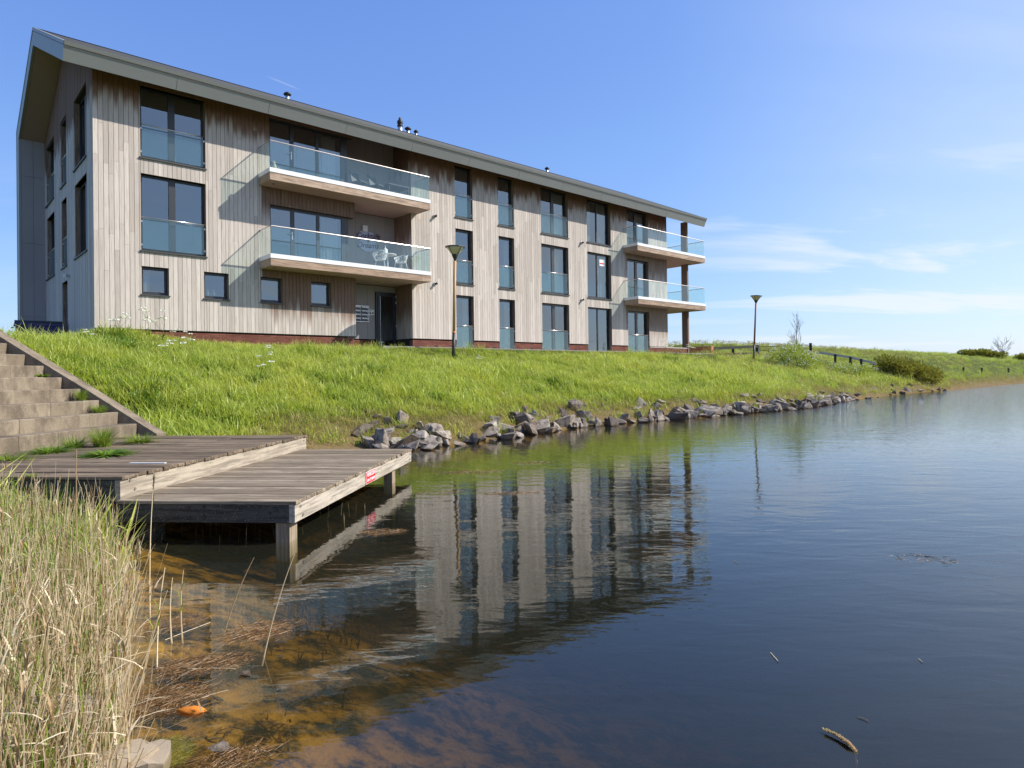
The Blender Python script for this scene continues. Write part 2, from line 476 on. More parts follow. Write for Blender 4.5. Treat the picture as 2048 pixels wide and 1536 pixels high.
M['script'] = plain('dark_script', srgb(70, 40, 48), 0.5)
M['plate'] = plain('pale_blue_plate', srgb(176, 184, 206), 0.5, 0, 0.05)
M['blue'] = plain('blue_plastic', srgb(24, 28, 104), 0.4, 0, 0.08)
M['lidblack'] = plain('black_plastic', srgb(30, 30, 36), 0.5)
M['boxblue'] = plain('dark_mailbox', srgb(52, 58, 72), 0.4)
M['fence'] = plain('black_fence_wood', srgb(48, 46, 42), 0.75, 0, 0.2, 10)
M['greyrail'] = plain('pale_grey_rail', srgb(188, 178, 168), 0.75, 0, 0.12, 6)
M['terracotta'] = plain('terracotta_panel', srgb(196, 124, 92), 0.75, 0, 0.08, 6)
M['paint_white'] = plain('white_paint', (0.78, 0.79, 0.78), 0.45, 0, 0.03)
M['darkfab'] = plain('dark_chair', srgb(62, 62, 66), 0.6)
M['beige'] = plain('beige_figure', srgb(190, 174, 148), 0.7)
M['sponge'] = plain('orange_fibre', srgb(214, 128, 40), 0.9, 0, 0.35, 30, 0.8)
M['cattail'] = plain('brown_reed_head', srgb(168, 132, 92), 0.95, 0, 0.35, 60, 0.9)
M['mossy'] = foliage('algae', srgb(104, 102, 24), srgb(150, 138, 40), None, 0.1, 0.2)
M['bottle'] = plain('white_bottle', (0.75, 0.76, 0.78), 0.3)
M['redbottle'] = plain('red_bottle', srgb(170, 50, 50), 0.3)
M['sticker'] = plain('white_sticker', (0.8, 0.8, 0.8), 0.5, 0, 0.02)


# ------------------------------------------------------------------ mesh helpers
class MB:
    """collects shapes; build() links them as ONE mesh object"""
    def __init__(s, mapf=None):
        s.v, s.f, s.mi, s.r, s.b = [], [], [], [], []
        s.mapf = mapf

    def add(s, verts, faces, mi=0, rnd=None, brown=0.0):
        o = len(s.v)
        if s.mapf: verts = [s.mapf(*p) for p in verts]
        s.v.extend(verts)
        rnd = random.random() if rnd is None else rnd
        for f in faces:
            s.f.append([i + o for i in f]); s.mi.append(mi); s.r.append(rnd); s.b.append(brown)
        return s

    def box(s, x0, x1, y0, y1, z0, z1, mi=0, rnd=None, brown=0.0):
        v = [(x0, y0, z0), (x1, y0, z0), (x1, y1, z0), (x0, y1, z0), (x0, y0, z1), (x1, y0, z1), (x1, y1, z1), (x0, y1, z1)]
        return s.add(v, [(0, 3, 2, 1), (4, 5, 6, 7), (0, 1, 5, 4), (1, 2, 6, 5), (2, 3, 7, 6), (3, 0, 4, 7)], mi, rnd, brown)

    def bevbox(s, x0, x1, y0, y1, z0, z1, b=0.004, mi=0, rnd=None, brown=0.0):
        """box with its four long top edges chamfered"""
        v = [(x0, y0, z0), (x1, y0, z0), (x1, y1, z0), (x0, y1, z0),
             (x0, y0, z1 - b), (x1, y0, z1 - b), (x1, y1, z1 - b), (x0, y1, z1 - b),
             (x0 + b, y0 + b, z1), (x1 - b, y0 + b, z1), (x1 - b, y1 - b, z1), (x0 + b, y1 - b, z1)]
        f = [(0, 3, 2, 1)] + [(i, (i + 1) % 4, (i + 1) % 4 + 4, i + 4) for i in range(4)] + \
            [(i + 4, (i + 1) % 4 + 4, (i + 1) % 4 + 8, i + 8) for i in range(4)] + [(8, 9, 10, 11)]
        return s.add(v, f, mi, rnd, brown)

    def prism(s, prof, x0, x1, mi=0, rnd=None):
        """prof: list of (y, z), extruded in x"""
        n = len(prof)
        v = [(x0, y, z) for y, z in prof] + [(x1, y, z) for y, z in prof]
        f = [tuple(range(n - 1, -1, -1)), tuple(range(n, 2 * n))] + [(i, (i + 1) % n, (i + 1) % n + n, i + n) for i in range(n)]
        return s.add(v, f, mi, rnd)

    def tube(s, pts, rad, n=6, mi=0, rnd=None, cap=True):
        pts = [Vector(p) for p in pts]
        rad = rad if isinstance(rad, (list, tuple)) else [rad] * len(pts)
        v, f = [], []
        for i, p in enumerate(pts):
            d = (pts[min(i + 1, len(pts) - 1)] - pts[max(i - 1, 0)]).normalized()
            a = d.cross(Vector((0, 0, 1)))
            a = a.normalized() if a.length > 1e-3 else Vector((1, 0, 0))
            b = d.cross(a)
            for k in range(n):
                t = 2 * math.pi * k / n
                v.append(tuple(p + (a * math.cos(t) + b * math.sin(t)) * rad[i]))
        for i in range(len(pts) - 1):
            for k in range(n):
                f.append((i * n + k, i * n + (k + 1) % n, (i + 1) * n + (k + 1) % n, (i + 1) * n + k))
        if cap:
            f += [tuple(range(n - 1, -1, -1)), tuple(range((len(pts) - 1) * n, len(pts) * n))]
        return s.add(v, f, mi, rnd)

    def lathe(s, prof, c=(0, 0, 0), n=20, mi=0, rnd=None):
        """prof: list of (radius, z)"""
        v, f = [], []
        for r, z in prof:
            for k in range(n):
                t = 2 * math.pi * k / n
                v.append((c[0] + r * math.cos(t), c[1] + r * math.sin(t), c[2] + z))
        for i in range(len(prof) - 1):
            for k in range(n):
                f.append((i * n + k, i * n + (k + 1) % n, (i + 1) * n + (k + 1) % n, (i + 1) * n + k))
        f += [tuple(range(n - 1, -1, -1)), tuple(range((len(prof) - 1) * n, len(prof) * n))]
        return s.add(v, f, mi, rnd)

    def build(s, name, mats, parent=None, smooth=False, loc=None, recalc=True):
        me = bpy.data.meshes.new(name)
        me.from_pydata(s.v, [], s.f)
        for m in (mats if isinstance(mats, (list, tuple)) else [mats]):
            me.materials.append(M[m] if isinstance(m, str) else m)
        me.polygons.foreach_set('material_index', s.mi)
        a = me.attributes.new('rnd', 'FLOAT', 'FACE'); a.data.foreach_set('value', s.r)
        if any(s.b):
            a = me.attributes.new('brown', 'FLOAT', 'FACE'); a.data.foreach_set('value', s.b)
        if recalc and len(s.f) < 60000:
            bm = bmesh.new(); bm.from_mesh(me); bmesh.ops.recalc_face_normals(bm, faces=bm.faces); bm.to_mesh(me); bm.free()
        if smooth:
            me.polygons.foreach_set('use_smooth', [True] * len(me.polygons))
        me.update()
        o = bpy.data.objects.new(name, me); COL.objects.link(o)
        if parent: o.parent = parent
        if loc is not None: o.location = loc
        return o


def tag(o, label=None, cat=None, group=None, kind=None):
    if label: o['label'] = label
    if cat: o['category'] = cat
    if group: o['group'] = group
    if kind: o['kind'] = kind
    return o


def empty(name, loc=(0, 0, 0), rz=0.0, rx=0.0, ry=0.0):
    e = bpy.data.objects.new(name, None); COL.objects.link(e)
    e.location = loc; e.rotation_euler = (rx, ry, rz); e.empty_display_size = 0.3
    return e


def copy_tree(o, parent=None):
    c = o.copy(); COL.objects.link(c)
    if parent: c.parent = parent
    for ch in [x for x in bpy.data.objects if x.parent == o]:
        copy_tree(ch, c)
    return c


def text_mesh(body, size, name, mat, parent, extrude=0.004, shear=0.0, align='CENTER', bold=0.0):
    cu = bpy.data.curves.new(name, 'FONT'); cu.body = body; cu.size = size; cu.extrude = extrude
    cu.align_x = align; cu.align_y = 'CENTER'; cu.shear = shear; cu.offset = bold; cu.resolution_u = 3
    t = bpy.data.objects.new(name, cu); COL.objects.link(t)
    dg = bpy.context.evaluated_depsgraph_get()
    me = bpy.data.meshes.new_from_object(t.evaluated_get(dg))
    bpy.data.objects.remove(t); bpy.data.curves.remove(cu)
    me.materials.clear(); me.materials.append(M[mat])
    o = bpy.data.objects.new(name, me); COL.objects.link(o); o.parent = parent
    return o


def sm(x, a, b):
    t = np.clip((np.asarray(x, float) - a) / (b - a), 0, 1); return t * t * (3 - 2 * t)


# ------------------------------------------------------------------ frames of reference
YAW = math.radians(42.267)
BX, BY = -12.5805, 19.9461
UC, US = math.cos(YAW), math.sin(YAW)


def to_uv(x, y):
    dx, dy = x - BX, y - BY
    return dx * UC + dy * US, -dx * US + dy * UC


def from_uv(u, v):
    return BX + u * UC - v * US, BY + u * US + v * UC


DECK_ROT = -math.atan2(0.0922, 0.9957)      # jetty and stairs: local x across, local y away from the camera
DCx, DSn = 0.9957, -0.0922


def to_d(x, y):
    return x * DCx + y * DSn, -x * DSn + y * DCx


def from_d(a, b):
    return a * DCx - b * DSn, a * DSn + b * DCx


# ------------------------------------------------------------------ terrain
SHORE = [(-4.7, 10.5), (-4.6, 9.0), (-4.3, 7.5), (-3.6, 6.2), (-2.85, 5.1), (-2.3, 4.1), (-2.05, 3.4), (-1.8, 2.95), (-1.45, 2.3), (-0.6, 1.6),
         (1, 1.2), (4, 0.7), (10, -1.5), (40, -14), (200, -60), (700, -60), (700, 620), (120, 128), (61.6, 79.6), (36.8, 55.6), (27.9, 47.7), (18.9, 37.6),
         (13.06, 30.06), (9.89, 27.57), (7.13, 25.2), (4.25, 23.0), (2.5, 21.5), (1.1, 20.0), (-0.34, 17.7), (-1.5, 16.3), (-2.25, 15.8), (-3.3, 15.5), (-4.2, 14.3), (-4.7, 12.4)]


def shore_dist(x, y):
    """signed distance to the waterline, land positive"""
    x = np.asarray(x, float); y = np.asarray(y, float)
    d = np.full(x.shape, 1e9); ins = np.zeros(x.shape, bool)
    n = len(SHORE)
    for i in range(n):
        (x0, y0), (x1, y1) = SHORE[i], SHORE[(i + 1) % n]
        ex, ey = x1 - x0, y1 - y0
        t = np.clip(((x - x0) * ex + (y - y0) * ey) / (ex * ex + ey * ey), 0, 1)
        d = np.minimum(d, np.hypot(x - x0 - t * ex, y - y0 - t * ey))
        c = ((y0 > y) != (y1 > y)) & (x < ex * (y - y0) / (ey if abs(ey) > 1e-12 else 1e-12) + x0)
        ins ^= c
    return np.where(ins, -d, d)


def vnoise(x, y, s, seed=0):
    """cheap smooth noise from sines"""
    x = np.asarray(x) * s; y = np.asarray(y) * s
    a = np.sin(x * 1.3 + 1.7 * seed + 1.1 * np.sin(y * 0.9 + seed)) + np.sin(y * 1.7 - 0.6 * x + 2.3 * seed)
    b = np.sin(x * 2.9 - 1.3 * y + seed * 0.7) * 0.5 + np.sin(3.7 * y + 2.1 * x + seed) * 0.4
    return (a + b) / 2.9


def height(x, y):
    x = np.asarray(x, float); y = np.asarray(y, float)
    s = shore_dist(x, y) + 0.12 * vnoise(x, y, 1.7, 3)
    u, v = to_uv(x, y)
    a, b = to_d(x, y)
    north = np.interp(s, [-30, -6, -2.5, -0.8, 0, 0.5, 1.3, 4.0, 7.0, 8.2, 9.5], [-2.2, -1.7, -1.0, -0.35, 0, 0.22, 0.60, 1.68, 2.56, 2.70, 2.74])
    left = np.interp(s, [-30, -6, -3.0, -1.2, 0, 1, 3.0, 3.6, 7.1, 8.0], [-2.4, -1.8, -0.85, -0.30, 0, 0.22, 0.50, 0.60, 2.66, 2.90])
    near = np.interp(s, [-30, -6, -3, -1.2, 0, 1.5, 5, 20], [-2.4, -1.9, -1.0, -0.32, 0, 0.22, 0.6, 1.2])
    wl = sm(-b, -15.0, -12.2) * sm(-x, 1.0, 4.0)
    z = north * (1 - wl) + left * wl
    wn_ = sm(-y, -6.6, -4.8)
    z = z * (1 - wn_) + near * wn_
    # dike that rises behind the building's right end
    dk = sm(u, 40, 60)
    z = z + dk * (sm(v, -3, 17) * 2.15) * (s > 0)
    z = z - sm(v, 24, 40) * 1.2 * dk
    z = z + 0.42 * np.exp(-(((u - 0.5) / 1.5) ** 2 + ((v + 0.95) / 0.8) ** 2)) * (s > 0)
    z = z + np.where(s > 0.3, 0.05 * vnoise(x, y, 1.1, 5) * sm(s, 0.3, 2) + 0.03 * vnoise(x, y, 3.1, 2) * sm(s, 0.3, 2), 0.03 * vnoise(x, y, 4.0, 8))
    # flat strip by the facade
    flat_ = sm(v, -2.3, -1.6) * sm(-v, -12, -10.5) * sm(u, 8.0, 10.0) * sm(-u, -33.5, -32.0)
    z = z * (1 - flat_) + 2.84 * flat_
    # the ground stays below the stairs, the platform and the jetty
    st = sm(-a, 7.9, 8.3) * sm(-b, -11.66, -11.56) * sm(b, 3.0, 3.6)
    z = z - st * 0.34
    pl = (a > -8.3) & (a < -4.7) & (b > 6.4) & (b < 11.6)
    z = np.where(pl, np.minimum(z, 0.42), z)
    return z


def pix_ground(px, py, zoff=0.0):
    """where the line of sight through a point of the photograph meets the ground"""
    d = dir_px(px, py)
    t = 2.0
    while t < 400:
        x, y, z = d.x * t, d.y * t, EY + d.z * t
        if z - zoff < max(float(height(np.array([x]), np.array([y]))[0]), -0.0): return x, y, z - zoff
        t += 0.05 + t * 0.003
    return d.x * t, d.y * t, EY


def gz(x, y): return float(height(np.array([x]), np.array([y]))[0])


def at(px, py, Y):
    d = dir_px(px, py); return d.x * Y / d.y, Y, EY + d.z * Y / d.y


def axis(lo, a, b, hi, fine, grow):
    c = list(np.arange(a, b, fine)); st = fine
    while c[-1] < hi: st *= grow; c.append(c[-1] + st)
    st = fine
    while c[0] > lo: st *= grow; c.insert(0, c[0] - st)
    return np.array(c)


gx = axis(-300, -13.5, 22, 700, 0.22, 1.09); gy = axis(-120, 0.5, 40, 700, 0.22, 1.09)
XX, YY = np.meshgrid(gx, gy)
ZZ = height(XX, YY)
nx_, ny_ = len(gx), len(gy)
me = bpy.data.meshes.new('ground')
vv = np.stack([XX.ravel(), YY.ravel(), ZZ.ravel()], 1)
ii = np.arange(nx_ * ny_).reshape(ny_, nx_)
ff = np.stack([ii[:-1, :-1].ravel(), ii[:-1, 1:].ravel(), ii[1:, 1:].ravel(), ii[1:, :-1].ravel()], 1)
me.from_pydata(vv.tolist(), [], ff.tolist())
me.polygons.foreach_set('use_smooth', [True] * len(me.polygons))
me.materials.append(M['ground'])
ground = bpy.data.objects.new('ground', me); COL.objects.link(ground)
tag(ground, kind='structure')

mb = MB(); mb.box(-290, 690, -110, 690, -6.0, 0.0)
tag(mb.build('water', 'water'), kind='structure')

# paved strip along the foot of the facade
pave = empty('pavement', (BX, BY, 0), YAW)
tag(pave, kind='structure')
pb = MB()
for i in range(46):
    for j in range(3):
        u0 = 9.0 + i * 0.5
        pb.bevbox(u0 + 0.004, u0 + 0.496, -1.62 + j * 0.5 + 0.004, -1.62 + (j + 1) * 0.5 - 0.004, 2.70, 2.872 + random.uniform(-0.004, 0.004), 0.006)
o = pb.build('paving_slab', 'paving', pave); o['kind'] = 'stuff'

# ------------------------------------------------------------------ the apartment building (local u along facade, v into it, z up)
bld = empty('apartment_building', (BX, BY, 0), YAW)
tag(bld, 'three storey timber clad apartment building with grey zinc roof edge and glass balconies', 'building')
R_ = 29.764                                    # length of the clad facade
ZC, ZB = 3.304, 2.84                           # foot of the cladding, ground at the facade
S1, S2, T0, T1, T2 = 5.80, 8.75, 5.29, 8.238, 11.02
SL = 0.4535


def soff(v): return np.minimum(10.815 + (v + 0.83) * SL, 11.45 + (9.6 - v) * SL + 0.03)


# openings on the facade: (u0, u1, z0, z1)
OP = {'A1': (1.29, 3.24, S1, T1), 'A2': (1.29, 3.24, S2, T2),
      'w1': (1.29, 2.08, 4.41, 5.30), 'w2': (3.16, 3.96, 4.41, 5.30), 'w3': (5.055, 5.855, 4.41, 5.30), 'w4': (6.95, 7.745, 4.41, 5.30),
      'L1': (5.43, 8.79, 5.981, 7.93), 'L2': (5.43, 8.79, 8.938, 11.06)}
for k, (a, b) in {'B': (13.734, 14.725), 'C': (16.261, 17.253), 'D': (19.076, 21.041), 'E': (22.515, 24.484), 'F': (25.925, 27.914)}.items():
    OP[k + '0'] = (a, b, 2.88, T0)
    OP[k + '1'] = (a, b, S1 if k != 'F' else 5.981, T1)
    OP[k + '2'] = (a, b, S2 if k != 'F' else 8.938, T2)
RECESS = (8.79, 11.424)


def cells(grid, cuts, lo, hi):
    xs = sorted(set([lo, hi] + [c for c in cuts if lo < c < hi]))
    out = []
    g = [x for x in grid if lo < x < hi]
    for a, b in zip(xs[:-1], xs[1:]):
        pts = [a] + [x for x in g if a + 0.035 < x < b - 0.035] + [b]
        out += list(zip(pts[:-1], pts[1:]))
    return out


def board_spans(mid, lo, hi, ops):
    seg = [(lo, hi)]
    for (a, b, z0, z1) in ops:
        if a < mid < b:
            new = []
            for s0, s1 in seg:
                if z1 <= s0 or z0 >= s1: new.append((s0, s1)); continue
                if z0 > s0: new.append((s0, z0))
                if z1 < s1: new.append((z1, s1))
            seg = new
    out = []
    for s0, s1 in seg:
        if s1 - s0 < 0.03: continue
        while s1 - s0 > 3.6:
            k = s0 + random.uniform(1.6, 3.4)
            if s1 - k < 0.5: break
            out.append((s0, k - 0.002)); s0 = k + 0.002
        out.append((s0, s1))
    return out


BW = 0.1385
ops = list(OP.values())
cuts = sorted({x for o_ in ops for x in o_[:2]})
boards = []
for lo, hi in ((0.0, RECESS[0]), (RECESS[1], R_)):
    for a, b in cells([i * BW for i in range(1, 230)], cuts, lo, hi):
        for z0, z1 in board_spans((a + b) / 2, ZC, 11.14, ops):
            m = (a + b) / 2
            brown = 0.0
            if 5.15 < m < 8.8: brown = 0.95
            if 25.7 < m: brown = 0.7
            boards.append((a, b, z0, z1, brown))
# lintel boards over the recess stop at its edge; the first 300 boards from the near corner are single parts
boards.sort(key=lambda q_: q_[0])
rest = MB()
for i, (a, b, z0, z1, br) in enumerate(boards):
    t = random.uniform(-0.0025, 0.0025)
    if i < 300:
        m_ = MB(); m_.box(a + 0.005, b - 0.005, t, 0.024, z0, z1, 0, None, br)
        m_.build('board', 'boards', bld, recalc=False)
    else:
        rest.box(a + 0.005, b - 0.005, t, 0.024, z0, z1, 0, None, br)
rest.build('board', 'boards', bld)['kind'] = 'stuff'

# gable boards (u = 0 wall)
GOP = {'n1': (0.95, 3.05, S1, T1), 'n2': (0.95, 3.05, S2, 11.08), 'm1': (4.57, 5.70, S1, T1), 'm2': (4.57, 5.70, S2, 11.15),
       'f1': (7.25, 9.20, S1, T1), 'f2': (7.25, 9.20, S2, 11.12), 'd': (4.55, 5.68, 2.88, 5.27)}
gops = list(GOP.values()); gc = sorted({x for o_ in gops for x in o_[:2]})
gm = MB()
for a, b in cells([i * BW for i in range(1, 70)], gc, 0.026, 9.6):
    for z0, z1 in board_spans((a + b) / 2, 2.95, float(soff((a + b) / 2)) - 0.01, gops):
        t = random.uniform(-0.0025, 0.0025)
        gm.box(t, 0.024, a + 0.005, b - 0.005, z0, z1)
gm.build('gable_board', 'boards', bld)['kind'] = 'stuff'

# dark backing walls with the same openings, and the plain end wall
wm, w2_, wg, we = MB(), MB(), MB(), MB()
for a, b in cells([], cuts, 0.026, RECESS[0]) + cells([], cuts, RECESS[1], R_):
    for z0, z1 in board_spans((a + b) / 2, 3.27, 11.10, ops): (wm if a < RECESS[0] - 0.01 else w2_).box(a, b, 0.03, 0.30, z0, z1)
for a, b in cells([], gc, 0.31, 9.6):
    for z0, z1 in board_spans((a + b) / 2, 2.6, 11.05, gops): wg.box(0.03, 0.30, a, b, z0, z1)
we.prism([(0.31, 2.6), (9.6, 2.6), (9.6, 11.4), (5.2, 13.4), (0.31, 11.25)], R_ - 0.28, R_ - 0.01)
wg.prism([(0.31, 11.06), (9.6, 11.06), (9.6, 11.4), (5.2, 13.4), (0.31, 11.25)], 0.03, 0.28)
wm.build('backing_wall', 'wall', bld); w2_.build('backing_wall', 'wall', bld); wg.build('gable_wall', 'wall', bld); we.build('end_wall', 'wall', bld)
em = MB()
for i in range(int(9.6 / BW)):
    v0 = i * BW
    em.box(R_, R_ + 0.022, v0 + 0.0035, v0 + BW - 0.0035, ZC, float(soff(v0 + 0.07)) - 0.01)
em.build('end_board', 'boards', bld)['kind'] = 'stuff'

# interior: floors, ceilings and a back wall so that the rooms behind the glass have depth
im = MB()
for z0, z1 in ((2.62, 2.86), (5.45, 5.76), (8.40, 8.72)): im.box(0.31, R_ - 0.3, 1.40, 9.55, z0, z1)
for z0, z1 in ((2.62, 2.86), (5.45, 5.76), (8.40, 8.72)):
    im.box(0.31, 8.55, 0.31, 1.399, z0, z1); im.box(RECESS[1] + 0.05, R_ - 0.3, 0.31, 1.399, z0, z1)
im.build('floor_slab', 'plaster', bld)
im = MB()
for u0 in (4.3, 8.6, 12.9, 15.4, 18.1, 21.7, 25.1): im.box(u0 - 0.05, u0 + 0.05, 1.46, 4.59, 2.87, 11.9)
im.box(0.31, R_ - 0.3, 4.6, 4.7, 2.87, 13.0)
im.build('partition', 'plaster', bld)

# ---- roof shell that folds down as the back wall
U0, U1 = -0.84, 32.6
roof = MB()
out_ = [(-1.045, 11.268), (5.2, 14.14), (10.23, 11.86), (10.23, 2.4)]
inn_ = [(9.62, 2.4), (9.62, 11.47), (5.2, 13.56), (-0.80, 10.835)]
roof.prism(out_[:3] + [(9.62, 11.47), (5.2, 13.56), (-0.80, 10.835)], U0 + 0.02, U1 - 0.02)
roof_o = roof.build('roof', 'soffit', bld)
bk = MB(); bk.prism([(9.625, 2.4), (10.2, 2.4), (10.2, 11.83), (9.625, 11.462)], U0 + 0.03, R_)
bk.build('rear_wall', 'panel', bld)
rt = MB()
rows = 14
for i in range(rows):      # overlapping rows on the lake side slope
    v0 = -1.04 + i * (6.24 / rows); v1 = v0 + 6.24 / rows
    z = lambda v: 11.275 + (v + 1.045) * 0.4600
    rt.prism([(v0, z(v0) + 0.006), (v1 + 0.02, z(v1) + 0.008), (v1 + 0.02, z(v1) + 0.016), (v0, z(v0) + 0.022)], U0 + 0.03, U1 - 0.03)
rt.prism([(5.18, 14.15), (5.25, 14.16), (10.24, 11.90), (10.24, 11.875)], U0 + 0.03, U1 - 0.03)
rt.prism([(5.06, 14.125), (5.34, 14.125), (5.22, 14.182), (5.18, 14.182)], U0 + 0.01, U1 - 0.01)
rt.build('roofing_sheet', 'roofing', roof_o)

# fascia: lower zinc panels with open joints, and a drip edge above a dark gap
fv = lambda z: -0.83 - (z - 10.815) * 0.48
js = [U0] + [2.12 + 2.93 * k for k in range(11)] + [U1]
js = [j for j in js if j <= U1 - 0.4 or j == U1]
for a, b in zip(js[:-1], js[1:]):
    m_ = MB(); m_.prism([(fv(10.815), 10.815), (fv(11.185), 11.185), (fv(11.185) + 0.03, 11.20), (fv(10.815) + 0.035, 10.83)], a + (0.006 if a > U0 else 0), b - (0.006 if b < U1 else 0))
    m_.build('fascia_panel', 'zinc', roof_o)
m_ = MB(); m_.prism([(fv(11.205) - 0.02, 11.205), (fv(11.305) - 0.02, 11.305), (fv(11.305) + 0.10, 11.352), (fv(11.305) + 0.06, 11.29), (fv(11.205) + 0.02, 11.215)], U0 - 0.012, U1 + 0.012)
m_.build('drip_edge', 'zinc', roof_o)


def verge(u0, u1):
    """gable edge trim following the roof, band plus upper lip; the left one also runs down the rear wall"""
    m = MB(); k = 0.86
    def band(pts_in, pts_out, a, b):
        for (p0, p1), (q0, q1) in zip(zip(pts_in[:-1], pts_in[1:]), zip(pts_out[:-1], pts_out[1:])):
            m.add([(a, *p0), (a, *p1), (a, *q1), (a, *q0), (b, *p0), (b, *p1), (b, *q1), (b, *q0)],
                  [(0, 1, 2, 3), (4, 7, 6, 5), (0, 4, 5, 1), (1, 5, 6, 2), (2, 6, 7, 3), (3, 7, 4, 0)], 0, 0.5)
    pi = [(-0.83, 10.815), (5.2, 13.545), (9.60, 11.46)]; po = [(-1.065, 11.305), (5.2, 14.185), (10.25, 11.89)]
    if u0 < 0: pi.append((9.60, 2.5)); po.append((10.25, 2.5))
    lerp = lambda a, b, t: (a[0] + (b[0] - a[0]) * t, a[1] + (b[1] - a[1]) * t)
    band(pi, [lerp(a, b, 0.78) for a, b in zip(pi, po)], u0, u1)
    band([lerp(a, b, 0.81) for a, b in zip(pi, po)], po, u0 - 0.012, u1 + 0.012)
    return m.build('verge_trim', 'zinc', roof_o)


verge(U0 - 0.02, U0 + 0.06)
verge(U1 - 0.06, U1 + 0.02)
# grey panels lining the rear fin, seen past the gable
for z0, z1 in ((2.6, 4.32), (4.33, 7.28), (7.29, 9.98), (9.99, 11.466)):
    for a, b in ((U0 + 0.07, U0 + 0.45), (U0 + 0.458, -0.002)):
        m_ = MB(); m_.box(a, b, 9.585, 9.618, z0, z1); m_.build('wall_panel', 'panel', bld)

# flues on the ridge
def flue(u, v, r, h, cowl):
    e = empty('chimney_flue', (u, v, 0)); e.parent = bld
    z0 = 14.16 - abs(v - 5.2) * 0.45
    MB().lathe([(r, z0 - 0.25), (r, z0 + h * 0.62)], n=14).build('pipe', 'alu', e, True)
    m = MB(); zt = z0 + h * 0.55
    if cowl == 'cap':
        m.lathe([(r * 1.05, zt), (r * 1.9, zt + 0.02), (r * 2.0, zt + 0.05), (r * 1.6, zt + 0.10), (r * 0.6, zt + 0.15), (0.01, zt + 0.16)], n=16)
    else:
        m.lathe([(r * 1.15, zt), (r * 1.3, zt + 0.06), (r * 0.85, zt + 0.10), (r * 1.25, zt + 0.15), (r * 1.3, zt + 0.28), (r * 0.8, zt + 0.33), (r * 0.5, zt + 0.42), (r * 0.5, zt + 0.46), (0.01, zt + 0.47)], n=16)
    m.build('cowl', 'black', e, True)
    return e


flue(8.40, 5.2, 0.085, 0.30, 'cap')
flue(14.29, 5.2, 0.115, 0.36, 'tall')
flue(14.76, 5.2, 0.085, 0.29, 'cap')
flue(15.255, 5.2, 0.062, 0.23, 'cap')
flue(24.85, 5.2, 0.075, 0.27, 'cap')

# ---- windows
ID = lambda a, d, z: (a, d, z)
GB = lambda a, d, z: (d, a, z)          # gable: along v, depth in +u


def curtain_strip(mapf, a0, a1, z0, z1, d, parent):
    m = MB(mapf); n = max(6, int((a1 - a0) / 0.04)); v = []
    for i in range(n + 1):
        a = a0 + (a1 - a0) * i / n; dd = d + 0.03 * math.sin(i * 1.9) + 0.012 * math.sin(i * 0.7)
        v += [(a, dd, z0), (a, dd, z1)]
    m.add(v, [(2 * i, 2 * i + 2, 2 * i + 3, 2 * i + 1) for i in range(n)])
    return m.build('curtain', 'curtain', parent, True)


